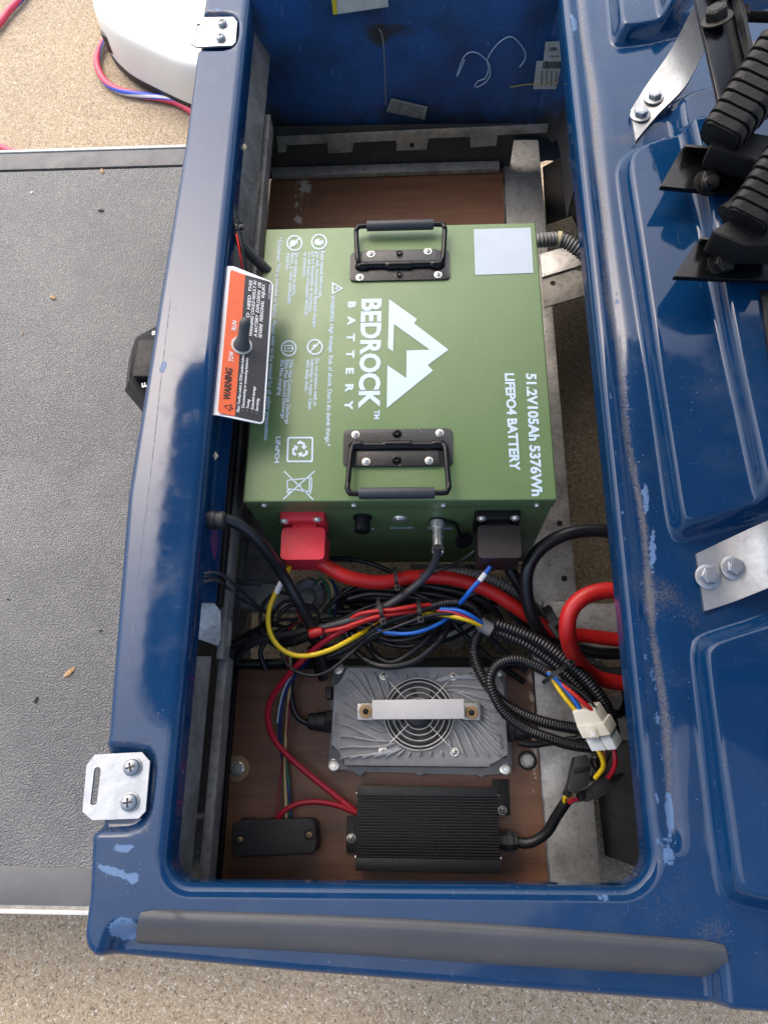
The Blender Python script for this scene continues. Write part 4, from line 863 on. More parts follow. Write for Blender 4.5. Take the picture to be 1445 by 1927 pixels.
bm = bmesh.new(); lathe(bm, c, NB, [(.0092, .002), (.0094, .010), (.0092, .0125), (.0066, .013), (.0066, .022), (.0072, .0222), (.0072, .0245), (.0064, .025), (.0064, .037), (.0078, .0375), (.0078, .039), (.0055, .0395), (.0055, .047), (.0045, .0475)], 28)
con = frombm('display_plug', bm, 'chrome', BAT, 40)
for i in range(30):
    a = i/30*2*math.pi; 
for sx in (-1, 1): screw(con, c + Vector((sx*.0055, -.043, .002)), .002, (sx, 0, .3), 'chrome', 0, 1.1)
bm = bmesh.new(); d = PY(872, 1016, FY-.012); lathe(bm, d, (.25, -.75, .6), [(.0105, 0), (.0115, .0008), (.0115, .003), (.0092, .0034), (.009, .0022), (.0035, .002), (.003, .003), (.0005, .003)], 28); dc = frombm('dust_cap', bm, 'rubber', BAT, 40)
tube('cap_strap', [c + Vector((.006, -.003, .004)), c + Vector((.014, -.004, .003)), PY(858, 988, FY-.004), d + Vector((-.004, .002, .007))], .0022, 'rubber', dc, raw=True, step=.003)
sl_ = slab('barcode_label', [PY(x, y, FY-.0004) for x, y in [(772, 1062), (978, 1061), (975, 1071), (774, 1072)]], .0004, 'label_grey', BAT, 0, Vector((0, .0004, 0)), 1)
x = 876; q = random.Random(5)
while x < 915:
    w = q.choice((1, 1.6, 2.4)); slab('bar', [PY(a, b, FY-.0008) for a, b in [(x, 1063), (x+w, 1063), (x+w, 1070), (x, 1070)]], .0004, 'black_print', sl_, 0, Vector((0, .0004, 0)), 1); x += w+q.choice((1, 1.8))
# ------------------------------------------------------------------ finned charger with fan
ZB = BZ + .001
CH = thing('battery_charger', (P(790, 1360, BZ).x, P(790, 1360, BZ).y, BZ), 'grey finned battery charger with wire fan guard on the brown board', 'battery charger')
zf = ZB + .014
def charger():
    Q = lambda x, y, z=zf: P(x, y, z)
    fl = [(625, 1258), (634, 1252), (944, 1256), (953, 1262), (955, 1340), (961, 1340), (964, 1450), (957, 1458), (912, 1456), (909, 1463), (900, 1463), (896, 1456), (798, 1453), (796, 1460), (784, 1460), (781, 1452), (686, 1450), (683, 1460), (671, 1460), (667, 1449), (626, 1449), (618, 1440), (619, 1410), (622, 1405), (622, 1290)]
    slab('base_flange', [Q(x, y) for x, y in fl], .013, 'cast', CH, .0015)
    zc = zf + .038; up = [(648, 1252), (934, 1254), (941, 1275), (956, 1284), (962, 1425), (938, 1428), (934, 1440), (920, 1445), (648, 1440), (642, 1410), (622, 1406), (626, 1286), (646, 1284)]
    up = [(650, 1254), (898, 1256), (928, 1258), (934, 1272), (948, 1284), (957, 1424), (933, 1428), (922, 1444), (646, 1441), (642, 1412), (622, 1405), (628, 1286), (645, 1283)]
    body = slab('heat_sink', [Q(x, y, zc) for x, y in up], .04, 'cast', CH, .0025, Vector((0, 0, -.045)))
    for x, y in [(637, 1258), (628, 1440), (951, 1447), (937, 1263)]: hexbolt(CH, Q(x, y, zf+.0002), .0046, UP, 'chrome', .6, 1.7, x)
    c = Q(788, 1344, zc); R0 = .037
    def lim(p):                                          # keeps fins inside the top face
        q = [Q(x, y, zc) for x, y in up]; return min(sd_poly(up_hull, np.array([p.x]), np.array([p.y]), .001)[0], 9)
    up_w = [Q(x, y, zc) for x, y in [(648, 1262), (926, 1264), (952, 1424), (632, 1432)]]
    def inside(p, m=.003):
        s = 1
        for a, b in zip(up_w, up_w[1:]+up_w[:1]):
            if ((b.x-a.x)*(p.y-a.y)-(b.y-a.y)*(p.x-a.x))/math.hypot(b.x-a.x, b.y-a.y) > -m: return False
        return True
    # curved cooling fins swirl out from the fan
    nF = 42
    per = []
    for a, b in zip(up_w, up_w[1:]+up_w[:1]): per += [a.lerp(b, i/200) for i in range(200)]
    Ls = [0]
    for a, b in zip(per, per[1:]+per[:1]): Ls.append(Ls[-1]+(b-a).length)
    for k in range(nF):
        s_ = Ls[-1]*(k+.35)/nF; o_ = per[max(i for i in range(800) if Ls[i] <= s_)]; ro = math.hypot(o_.x-c.x, o_.y-c.y)-.003; th = math.atan2(o_.y-c.y, o_.x-c.x); ri = R0+.0105+(.007 if k % 3 == 1 else 0)
        if ro-ri < .006: ri = ro-.006
        dl = (.14+.36*abs(math.cos(th)))*min(1, (ro-ri)/.04); pts = []; m_ = max(5, int((ro-ri)/.0022))
        for j in range(m_+1):
            t = j/m_; r = ri+(ro-ri)*t; ph = th+dl*(1-t)**1.7; pts.append(Vector((c.x+r*math.cos(ph), c.y+r*math.sin(ph), zc+.0008)))
        n = len(pts); rr_ = [.0016*min(1, .4+i*.4, .4+(n-1-i)*.4) for i in range(n)]
        vs, fs, uv = tube_data(pts, rr_, 6); vs = [Vector((v.x, v.y, zc + max(-.001, (v.z-zc)*2.2))) for v in vs]; mk('fin', vs, fs, 'fin_edge', body, 60)
    # fan well, fan, guard
    bm = bmesh.new(); lathe(bm, c+Vector((0, 0, .0003)), UP, [(.0455, 0), (.0455, .001), (.041, .0016), (.0385, .0012), (.038, .0005)], 48); frombm('fan_ring', bm, 'fan', CH, 40)
    bm = bmesh.new(); lathe(bm, c+Vector((0, 0, .0006)), UP, [(.0385, 0), (.0384, .0003)], 48); frombm('fan_well', bm, 'slot', CH)
    fanr = bmesh.new(); lathe(fanr, c+Vector((0, 0, .0008)), UP, [(.0165, 0), (.0165, .003), (.015, .004), (.001, .0042)], 32); hub = frombm('fan_hub', fanr, 'fan', CH, 40)
    for k in range(7):
        a = 2*math.pi*k/7 + .3; vs = []
        for i in range(5):
            r = .0155 + .021*i/4
            for j in range(5):
                b = a + (.62*(j/4-.5)) + .25*i/4; vs.append((c.x+r*math.cos(b), c.y+r*math.sin(b), c.z+.0012+.0026*(1-j/4)))
        n0 = 25; vs += [(x, y, z-.0004) for x, y, z in vs]
        fs = [(i*5+j, (i+1)*5+j, (i+1)*5+j+1, i*5+j+1) for i in range(4) for j in range(4)]; fs += [tuple(25+x for x in f[::-1]) for f in fs]
        mk('fan_blade', vs, fs, 'blade', hub, 30)
    gz = c.z+.007
    g = bmesh.new()
    def ring(r, z, w): 
        vs, fs, uv = tube_data([Vector((c.x+r*math.cos(2*math.pi*i/64), c.y+r*math.sin(2*math.pi*i/64), z)) for i in range(65)], w, 6, False); o = len(g.verts); V = [g.verts.new(v) for v in vs]
        for f in fs: g.faces.new([V[i] for i in f])
    for r in (.0195, .0265, .0335, .0405, .0450): ring(r, gz, .0009)
    guard = frombm('fan_guard', g, 'wire_steel', CH, 60)
    for x, y in [(722, 1272), (852, 1273), (720, 1413), (855, 1415)]:
        e = Q(x, y, zc+.002); d = (c-e); d.z = 0; d.normalize(); st = e.copy(); st.z = zc+.002
        vs, fs, uv = tube_data(spline([Vector((e.x, e.y, zc+.0022)), Vector((e.x, e.y, zc+.0024))+d*.006, Vector((e.x, e.y, gz+.0004))+d*.014, Vector((c.x, c.y, gz+.0006))-d*.018], .002), .0006, 6); mk('guard_spoke', vs, fs, 'wire_steel', guard, 60)
        screw(guard, Vector((e.x, e.y, zc+.0022)), .0036, UP, 'chrome', random.random(), 1.5)
    # silver bridge over the fan
    zb = zc+.026
    br = slab('bridge_bar', [Q(x, y, zb) for x, y in [(700, 1317), (873, 1315), (874, 1353), (701, 1354)]], .004, 'blast', CH, .0012)
    for x0, x1, cx, cy in [(672, 704, 688, 1339), (870, 904, 887, 1341)]:
        slab('bridge_foot', [Q(x, y, zc+.012) for x, y in [(x0, 1324), (x1+ (0 if x0 < 700 else 0), 1322), (x1, 1356), (x0, 1355)]], .012, 'strap', br, .0015)
        xa = x1-3 if x0 < 700 else x0-1
        bm = bmesh.new(); ps = [Q(xa, 1321, zc+.012), Q(xa, 1354, zc+.012), Q(xa+(-1 if x0 < 700 else 1), 1353, zb-.001), Q(xa+(-1 if x0 < 700 else 1), 1317, zb-.001)]; 
        prism(bm, [p for p in ps], Vector((.003 if x0 < 700 else -.003, 0, 0)), .0004); frombm('bridge_side', bm, 'strap', br)
        bm = bmesh.new(); lathe(bm, Q(cx, cy, zc+.0122), UP, [(.0085, 0), (.0085, .001), (.0078, .0014), (.004, .0014)], 28); frombm('washer', bm, 'brass', br)
        screw(br, Q(cx, cy, zc+.0136), .0032, UP, 'darksteel', .2, 1.2)
    # cable glands
    for sx, px, py in ((-1, 622, 1358), (1, 957, 1374)):
        p = Q(px, py, zf+.016); ax = Vector((sx, 0, 0)); bm = bmesh.new()
        lathe(bm, p-ax*.004, ax, [(.0165, 0), (.0165, .009), (.0155, .010)], 6, .5); lathe(bm, p+ax*.006, ax, [(.0125, 0), (.0125, .012), (.0112, .0125), (.0112, .022), (.009, .0235)], 24); frombm('cable_gland', bm, 'boxplastic', CH, 30)
    slab('side_port', [Q(x, y, zf+.024) for x, y in [(612, 1293), (624, 1290), (624, 1315), (613, 1316)]], .014, 'boxplastic', CH, .001)
    text(body, 'INPUT', Q(630, 1343, zc), Q(629, 1366, zc), .0035, UP, 'trim', .01, lift=.0002); text(body, 'OUTPUT', Q(948, 1410, zc), Q(946, 1383, zc), .0035, UP, 'trim', .01, lift=.0002)
up_hull = []
charger()
# ------------------------------------------------------------------ black finned converter
CV = thing('voltage_converter', (P(808, 1560, BZ).x, P(808, 1560, BZ).y, BZ), 'black ribbed metal converter screwed to the brown board near the cart end', 'converter')
def conv():
    z = BZ+.046; x0, x1 = P(670, 1560, z).x, P(940, 1560, z).x; ya, yb_ = P(805, 1480, z).y, P(805, 1641, z).y
    b = box('case', x0, x1, yb_, ya, BZ+.001, z-.008, 'anod', CV, .0008)
    e0, e1 = P(805, 1499, z).y, P(805, 1616, z).y
    box('end_rail', x0, x1, e0, ya, z-.009, z, 'anod', CV, .0006); box('end_rail', x0, x1, yb_, e1, z-.009, z, 'anod', CV, .0006)
    n = 21; f0 = None
    for k in range(n):
        y = e1 + (e0-e1)*(k+.5)/n; w = (e0-e1)/n*.23
        if f0 is None: f0 = box('fin', x0+.0005, x1-.0005, y-w, y+w, z-.0085, z, 'anod', b, .0003, 1); w0 = WL[f0.name].copy(); y00 = y
        else:
            o = f0.copy(); COL.objects.link(o); o.location = f0.location + Vector((0, y-y00, 0)); WL[o.name] = w0 + Vector((0, y-y00, 0))
    for px, py, sx in ((662, 1570, -1), (948, 1500, 1)):
        p = P(px, py, BZ+.006); box('mounting_ear', min(p.x-sx*.014, p.x+sx*.007), max(p.x-sx*.014, p.x+sx*.007), p.y-.022, p.y+.022, BZ+.001, BZ+.005, 'anod', CV, .0006)
    screw(CV, P(661, 1578, BZ+.005), .005, UP, 'chrome', .3, 1.15); screw(CV, P(945, 1525, BZ+.005), .0048, UP, 'chrome', .3, 1.15)
    for px, py in ((670, 1493), (670, 1613), (939, 1497), (945, 1616)):
        p = P(px, py, z-.004); s_ = -1 if px < 800 else 1; p.x = (x0 if s_ < 0 else x1); screw(CV, p, .002, (s_, 0, 0), 'chrome', .3, 1.1)
    p = P(957, 1582, BZ+.024); bm = bmesh.new(); lathe(bm, Vector((x1-.001, p.y, p.z)), (1, 0, 0), [(.012, 0), (.012, .010), (.0135, .0105), (.0135, .018), (.011, .019), (.011, .024), (.008, .025)], 8, .3); frombm('cable_gland', bm, 'boxplastic', CV, 30)
conv()
# ------------------------------------------------------------------ dull black junction box
JB = thing('junction_box', (P(515, 1580, BZ).x, P(515, 1580, BZ).y, BZ), 'dull black rounded junction box with two recessed rusty screws on brown board', 'junction box')
def jbox():
    z = BZ+.05; c = [P(x, y, z) for x, y in [(437, 1545), (592, 1540), (596, 1606), (437, 1614)]]
    b = slab('cover', roundpoly(c, .011, 6), 0, 'boxplastic', JB, .005, Vector((0, 0, -.049)), 4, 60)
    for x, y in ((452, 1580), (582, 1571)):
        bm = bmesh.new(); lathe(bm, P(x, y, z), UP, [(.0064, -.0005), (.0064, .0006), (.0058, .0012), (.0042, .0012), (.0040, .0002), (.001, .0002)], 24); frombm('screw_cup', bm, 'darksteel', b, 30); screw(b, P(x, y, z+.0003), .003, UP, 'brass', .6, 1.2)
    for x in (455, 505): slab('base_tab', [P(x+a, y, BZ+.004) for a, y in [(0, 1538), (26, 1537), (24, 1548), (2, 1549)]], .003, 'boxplastic', JB, .0008)
jbox()
# ------------------------------------------------------------------ cables, looms, connectors
G1 = 'loose cables in front of the battery'
def cable(name, pts, w, mat, label, cat='cable', z=None, kind='t', seg=10, group=G1, **k):
    o = (loom if kind == 'l' else tube)(name, pts, w, mat, None, z, seg=seg, **k) if kind == 'l' else tube(name, pts, w, mat, None, z, seg=seg, **k)
    return tag(o, label, cat, group)
# thick power cables
cable('power_cable', [(604, 1060, -.150), (625, 1072, -.150), (660, 1088, -.155), (715, 1095, -.17), (780, 1086, -.18), (850, 1090, -.19), (915, 1110, -.20), (965, 1138, -.21), (1010, 1170, -.225), (1048, 1190, -.23), (1100, 1197, -.24), (1200, 1207, -.25)], 27, 'red', 'thick red cable running right from the red terminal boot', seg=16)
cable('power_cable', [(1210, 1113, -.13), (1170, 1111, -.13), (1130, 1112, -.13), (1095, 1126, -.13), (1072, 1152, -.135), (1066, 1188, -.145), (1074, 1222, -.17), (1096, 1252, -.21), (1130, 1278, -.24), (1210, 1292, -.25)], 31, 'red', 'thick red cable bent in a loop below the right rail', seg=16)
cable('power_cable', [(1190, 1004, -.15), (1160, 1001, -.15), (1110, 998, -.15), (1060, 1008, -.15), (1015, 1036, -.155), (992, 1075, -.165), (990, 1118, -.18), (1003, 1165, -.20), (1030, 1210, -.23), (1070, 1242, -.255), (1130, 1265, -.26), (1210, 1266, -.26)], 25, 'cable_black', 'thick black cable arching beside the battery corner at right', seg=16)
cable('power_cable', [(958, 1070, -.20), (975, 1100, -.21), (1005, 1150, -.235), (1040, 1195, -.265), (1085, 1219, -.27), (1130, 1230, -.27), (1210, 1231, -.27)], 22, 'cable_black', 'thick black cable passing under the red loop toward the right rail', seg=16)
cable('power_cable', [(380, 976, -.03), (398, 977, -.032), (430, 979, -.042), (465, 998, -.06), (502, 1037, -.09), (535, 1085, -.125), (562, 1135, -.15), (585, 1180, -.18), (597, 1215, -.205), (605, 1250, -.23), (608, 1275, -.25)], 21, 'cable_black', 'thick black sheathed cable curving from the gland under the left rail', seg=16)
bm = bmesh.new(); a = P(374, 977, -.03); lathe(bm, a, (1, -.05, -.05), [(.0095, 0), (.0105, .001), (.0105, .010), (.0090, .0105), (.0090, .0125), (.0105, .013), (.0105, .019), (.0090, .0195), (.0090, .0215), (.0103, .022), (.0103, .028), (.0085, .030)], 20)
tag(frombm('cable_gland', bm, 'boxplastic', None, 40), 'ribbed black gland under the left rail at the thick sheathed cable', 'cable gland')
# grey cable of the display plug
cable('display_cable', [(822, 1028, -.112), (823, 1042, -.122), (815, 1066, -.14), (795, 1092, -.155), (765, 1116, -.165), (725, 1141, -.175), (680, 1160, -.18), (620, 1178, -.185), (560, 1192, -.195), (510, 1200, -.21), (470, 1214, -.235), (450, 1232, -.265), (446, 1252, -.29)], 14.5, 'cable_grey', 'charcoal cable hanging from the silver display plug', seg=14)
cable('thin_cable', [(893, 1037, -.135), (880, 1047, -.14), (855, 1062, -.155), (820, 1075, -.17), (780, 1082, -.175), (745, 1092, -.18), (700, 1100, -.19), (640, 1122, -.21)], 6, 'cable_black', 'thin black wire running left from behind the dark terminal boot')
# black coil of charger lead
for i, (pts, w, lab) in enumerate([
    ([(650, 1120, -.24), (690, 1100, -.225), (750, 1098, -.215), (820, 1105, -.215), (890, 1122, -.22), (930, 1150, -.235), (950, 1190, -.26)], 15, 'black lead curving just under the red cable, uppermost coil turn'),
    ([(640, 1145, -.25), (650, 1118, -.235), (700, 1108, -.22), (760, 1112, -.215), (830, 1122, -.215), (880, 1140, -.225), (910, 1170, -.24)], 14, 'black lead of the coil, second turn below the red cable'),
    ([(655, 1160, -.255), (640, 1140, -.25), (660, 1128, -.235), (720, 1124, -.22), (790, 1128, -.215), (850, 1145, -.225)], 14, 'black lead of the coil doubling back at its left end'),
    ([(652, 1175, -.23), (655, 1200, -.225), (672, 1228, -.22), (700, 1249, -.215), (735, 1254, -.21), (775, 1245, -.21), (810, 1222, -.21), (835, 1195, -.212), (846, 1168, -.22), (850, 1140, -.235)], 13.5, 'black lead hanging lowest across the top edge of the charger'),
    ([(680, 1190, -.235), (690, 1212, -.23), (712, 1238, -.225), (740, 1247, -.222), (770, 1230, -.22), (800, 1205, -.22), (826, 1178, -.228), (838, 1150, -.24)], 13, 'black lead looping just inside the lowest hanging loop'),
    ([(690, 1185, -.24), (720, 1202, -.235), (760, 1205, -.23), (805, 1190, -.23), (835, 1165, -.24)], 10, 'black lead of the shallow loop behind the blue wire'),
    ([(700, 1172, -.245), (740, 1182, -.24), (790, 1178, -.24), (830, 1158, -.25)], 9, 'thin black lead behind the yellow and red wires'),
    ([(870, 1128, -.22), (905, 1112, -.215), (945, 1118, -.22), (980, 1150, -.235), (1000, 1190, -.255), (1020, 1230, -.28)], 15, 'black lead arching right of the blue wire end'),
    ([(850, 1170, -.25), (885, 1205, -.26), (925, 1240, -.27), (985, 1285, -.29)], 11, 'straight black lead slanting down right toward the frame beam'),
    ([(640, 1085, -.26), (590, 1060, -.25), (640, 1050, -.24), (700, 1062, -.235), (760, 1088, -.24)], 9, 'thin black lead lying against the battery front above the red cable')]):
    cable('charger_lead', pts, w, 'cable_black', lab, seg=12)
for i, (pts, w, lab) in enumerate([
    ([(500, 1262, -.26), (490, 1225, -.25), (520, 1190, -.245), (580, 1170, -.24), (640, 1165, -.235), (700, 1140, -.225), (770, 1128, -.22)], 10, 'black lead running from the left beam up behind the red pair'),
    ([(430, 1215, -.26), (470, 1190, -.255), (510, 1175, -.25), (560, 1190, -.245), (600, 1215, -.24), (650, 1215, -.24)], 8, 'black lead dipping under the charcoal display cable at left'),
    ([(608, 1150, -.225), (640, 1120, -.215), (690, 1092, -.205), (740, 1100, -.2), (800, 1125, -.2), (850, 1152, -.21)], 9, 'black lead crossing over the coil beneath the red cable'),
    ([(655, 1128, -.21), (700, 1118, -.205), (760, 1122, -.203), (820, 1132, -.205), (870, 1150, -.215), (935, 1215, -.24), (990, 1262, -.26)], 12, 'black lead running from the coil under the white connector looms'),
    ([(960, 1150, -.235), (985, 1180, -.245), (1020, 1210, -.26), (1070, 1236, -.285), (1130, 1330, -.30), (1200, 1345, -.31)], 12, 'black lead vanishing behind the slanting looms at right'),
    ([(520, 1165, -.235), (545, 1140, -.232), (580, 1140, -.23), (600, 1160, -.23), (585, 1190, -.23), (550, 1200, -.23)], 8, 'small black wire loop left of the thick sheathed cable')]):
    cable('charger_lead', pts, w, 'cable_black', lab, seg=10)
q = random.Random(11)
for i in range(9):
    x0 = 640+q.uniform(-15, 30); x1 = 905+q.uniform(-50, 40); yb = 1112+i*8; up = q.uniform(-22, 4) if i < 6 else q.uniform(18, 42)
    pts = [(x0+(x1-x0)*t, yb+up*math.sin(math.pi*t)+q.uniform(-4, 4), -.258+.022*math.sin(math.pi*t)+q.uniform(-.004, .004)) for t in (0, .2, .4, .6, .8, 1)]
    cable('charger_lead', pts, q.choice((9, 12, 13)), 'cable_black', 'black lead deep in the tangle between battery and charger', seg=8, group='leads tangled between battery and charger')
# corrugated looms
cable('corrugated_loom', [(415, 1245, -.285), (470, 1250, -.28), (540, 1246, -.265), (600, 1240, -.235), (650, 1222, -.21), (690, 1195, -.195), (730, 1170, -.185), (775, 1155, -.18), (815, 1140, -.178), (850, 1133, -.178), (882, 1138, -.182), (902, 1158, -.195), (908, 1185, -.21)], 15.5, 'loom', 'long thin corrugated black loom crossing below the yellow wire', 'loom', kind='l')
cable('corrugated_loom', [(680, 1212, -.215), (720, 1190, -.205), (760, 1174, -.20), (800, 1163, -.198), (835, 1162, -.20), (870, 1170, -.205)], 11, 'loom', 'short thin corrugated loom under the long loom at centre', 'loom', kind='l', pitch=.0028)
cable('corrugated_loom', [(905, 1180, -.20), (945, 1192, -.20), (990, 1212, -.20), (1030, 1238, -.205), (1065, 1268, -.21), (1095, 1300, -.215), (1125, 1340, -.225), (1150, 1385, -.24)], 26, 'loom', 'thick corrugated black loom, lower one of the slanting pair at right', 'loom', kind='l', pitch=.0042, seg=16)
cable('corrugated_loom', [(930, 1172, -.19), (975, 1188, -.19), (1020, 1210, -.19), (1060, 1240, -.192), (1095, 1270, -.198), (1125, 1305, -.205), (1145, 1340, -.22), (1155, 1380, -.24)], 24, 'loom', 'thick corrugated black loom, upper one of the slanting pair at right', 'loom', kind='l', pitch=.0042, seg=16)
cable('corrugated_loom', [(914, 1182, -.215), (898, 1198, -.215), (892, 1225, -.215), (900, 1258, -.215), (918, 1290, -.215), (945, 1322, -.22), (985, 1345, -.225), (1035, 1362, -.23), (1095, 1373, -.24)], 22, 'loom', 'corrugated black loom curving over the charger corner, outer of two', 'loom', kind='l', pitch=.0034, seg=14)
cable('corrugated_loom', [(1034, 1268, -.20), (1005, 1252, -.195), (970, 1241, -.19), (938, 1250, -.188), (922, 1275, -.19), (928, 1305, -.195), (950, 1342, -.205), (985, 1370, -.215), (1030, 1388, -.22), (1075, 1402, -.23), (1125, 1408, -.24)], 21, 'loom', 'corrugated black loom curling back on itself over the charger corner', 'loom', kind='l', pitch=.0034, seg=14)
cable('corrugated_loom', [(1140, 1330, -.26), (1165, 1345, -.27), (1178, 1320, -.28), (1172, 1290, -.29), (1160, 1262, -.30)], 15, 'cable_black', 'short black lead hooking up right of the white connector', 'loom')
cable('corrugated_loom', [(800, 1083, -.235), (850, 1078, -.23), (895, 1082, -.23), (940, 1098, -.235), (985, 1125, -.245), (1030, 1165, -.265), (1070, 1210, -.28), (1110, 1245, -.29), (1210, 1300, -.30)], 20, 'loom_grey', 'grey corrugated conduit half hidden behind the thick red cable', 'conduit', kind='l', pitch=.005, seg=14)
cable('corrugated_conduit', [(990, 455, -.16), (1020, 452, -.16), (1055, 452, -.165), (1085, 468, -.17), (1110, 492, -.18), (1130, 525, -.19)], 28, 'loom_grey', 'grey corrugated conduit leaving the battery top right corner', 'conduit', kind='l', pitch=.0052, seg=18, group='corrugated looms elsewhere in the compartment')
bm = bmesh.new(); lathe(bm, P(1051, 451, -.165), (.95, -.2, 0), [(.0118, -.003), (.0122, -.0025), (.0122, .0025), (.0118, .003)], 24); tag(frombm('tape_band', bm, 'glue'), 'pale tape band round the grey conduit by the battery', 'tape')
cable('corrugated_conduit', [(430, 375, -.02), (442, 420, -.025), (452, 455, -.035), (478, 485, -.055), (520, 525, -.085)], 21, 'loom_dirty', 'dirty corrugated conduit behind the warning plate under the left rail', 'conduit', kind='l', pitch=.0036, group='corrugated looms elsewhere in the compartment')
for i, (c_, pts) in enumerate([('red', [(446, 440, -.012), (452, 475, -.02), (458, 520, -.04)]), ('cable_black', [(449, 438, -.010), (459, 478, -.02), (466, 520, -.04)])]):
    cable('switch_wire', pts, 4.5, c_, ('thin red' if i == 0 else 'thin black')+' wire going behind the warning plate', 'wire')
cable('corrugated_conduit', [(552, 1178, -.285), (575, 1165, -.28), (600, 1135, -.27), (598, 1108, -.265), (582, 1098, -.262), (560, 1108, -.262)], 24, 'loom_grey', 'short grey corrugated conduit with thin wires spilling out below the red boot', 'conduit', kind='l', pitch=.005, seg=14)
cable('corrugated_conduit', [(405, 1232, -.27), (440, 1228, -.275), (470, 1208, -.28), (492, 1186, -.29), (510, 1170, -.30)], 22, 'loom_dirty', 'dirty brown corrugated conduit at the lower left of the cables', 'conduit', kind='l', pitch=.0042)
# left small wires
for pts, lab in [([(355, 1092, -.035), (395, 1077, -.04), (425, 1086, -.08), (455, 1112, -.17), (485, 1140, -.21), (515, 1162, -.25)], 'upper thin black wire coming from under the left rail'),
                 ([(355, 1096, -.035), (390, 1085, -.04), (415, 1095, -.08), (450, 1125, -.18), (480, 1142, -.21), (510, 1158, -.25)], 'middle thin black wire coming from under the left rail'),
                 ([(355, 1112, -.03), (385, 1094, -.035), (405, 1092, -.05), (440, 1094, -.20), (480, 1096, -.235), (520, 1098, -.24), (545, 1112, -.24)], 'lowest thin black wire coming from under the left rail')]:
    cable('thin_wire', pts, 6, 'cable_grey', lab, 'wire')
a = tube('heat_shrink', [(432, 1092, -.195), (460, 1095, -.225), (492, 1097, -.236)], 12, 'grey_rubber', None); tag(a, 'grey shrink sleeve on the lowest thin wire at left', 'sleeve')
cable('coiled_wire', [(560, 1125, -.25), (530, 1116, -.25), (502, 1128, -.25), (491, 1155, -.25), (494, 1190, -.255), (510, 1210, -.26), (535, 1225, -.27)], 7, 'cable_black', 'black wire coiled left of the yellow wire, outer turn', 'wire')
cable('coiled_wire', [(565, 1130, -.255), (535, 1132, -.255), (515, 1152, -.255), (512, 1172, -.255), (530, 1166, -.255), (556, 1166, -.255), (580, 1160, -.255)], 7, 'cable_black', 'black wire coiled behind the yellow wire, inner turn', 'wire')
cable('thin_wire', [(528, 1205, -.20), (530, 1232, -.20), (545, 1255, -.20), (570, 1268, -.20), (600, 1270, -.20), (630, 1255, -.20), (665, 1225, -.20), (700, 1196, -.19), (740, 1182, -.18), (800, 1160, -.175), (850, 1155, -.175), (890, 1162, -.18), (908, 1176, -.19)], 6.5, 'cable_black', 'thin black wire sagging under the yellow wire then running right', 'wire')
# coloured wires
cable('yellow_wire', [(546, 1066, -.14), (540, 1080, -.145), (524, 1106, -.15), (508, 1140, -.155), (504, 1170, -.16), (510, 1196, -.165), (527, 1219, -.17), (553, 1233, -.17), (585, 1234, -.168), (625, 1222, -.165), (660, 1203, -.172), (700, 1180, -.20), (745, 1163, -.212), (800, 1156, -.205), (838, 1158, -.182), (875, 1165, -.175), (905, 1176, -.185)], 9.5, 'yellow', 'bright yellow wire looping left from under the red boot', 'wire')
tag(tube('wire_tag', [(536.5, 1087, -.1465), (524, 1106.5, -.1505), (519, 1116, -.152)], 11.5, 'white_print', None, step=.002), 'white paper tag wrapped on the yellow wire', 'tag')
cable('blue_wire', [(922, 1066, -.14), (916, 1075, -.142), (902, 1092, -.146), (886, 1110, -.152), (872, 1128, -.165), (860, 1140, -.19)], 9, 'blue', 'blue wire dropping from the dark terminal boot', 'wire')
t_ = tag(tube('wire_tag', [(913.5, 1078.5, -.1432), (902, 1092.5, -.1465)], 11, 'white_print', None, step=.002), 'white printed tag wrapped on the blue wire', 'tag')
cable('blue_wire', [(700, 1180, -.195), (720, 1188, -.185), (755, 1193, -.18), (790, 1189, -.178), (825, 1175, -.18), (845, 1162, -.19)], 7.5, 'blue', 'blue wire bowing below the looms at centre', 'wire')
cable('blue_wire', [(828, 1146, -.178), (860, 1148, -.172), (885, 1158, -.172), (908, 1174, -.184)], 8, 'blue', 'short blue wire beside the yellow wire entering the loom', 'wire')
cable('red_wire', [(822, 1149, -.18), (850, 1152, -.174), (880, 1163, -.174), (905, 1177, -.186)], 6, 'crimson', 'short crimson wire between the blue and yellow wires at the loom', 'wire')
cable('red_wire', [(810, 1138, -.175), (780, 1140, -.168), (745, 1146, -.166), (705, 1150, -.17), (675, 1156, -.175), (655, 1170, -.182), (646, 1188, -.19)], 8.5, 'red', 'upper bright red wire of the tied pair', 'wire')
cable('red_wire', [(790, 1150, -.178), (745, 1155, -.172), (700, 1163, -.172), (650, 1180, -.175), (612, 1188, -.18)], 9, 'red', 'lower bright red wire of the tied pair', 'wire')
cable('red_wire', [(730, 1160, -.18), (690, 1167, -.178), (650, 1184, -.18), (612, 1206, -.19), (575, 1236, -.205), (540, 1272, -.22), (515, 1308, -.235), (505, 1338, -.245), (508, 1370, -.255), (522, 1400, -.265), (552, 1432, -.275), (595, 1468, -.28), (635, 1500, -.282), (672, 1530, -.285)], 11.5, 'crimson', 'long crimson wire sweeping down to the black converter', 'wire', seg=14)
cable('red_wire', [(522, 1545, -.275), (532, 1530, -.272), (555, 1515, -.272), (590, 1509, -.274), (630, 1514, -.278), (672, 1530, -.285)], 10, 'crimson', 'short crimson wire from the junction box to the converter', 'wire', seg=14)
cable('red_wire', [(548, 1118, -.22), (556, 1138, -.22), (566, 1160, -.22), (580, 1182, -.23)], 8, 'crimson', 'short crimson wire hanging behind the thick black cable', 'wire')
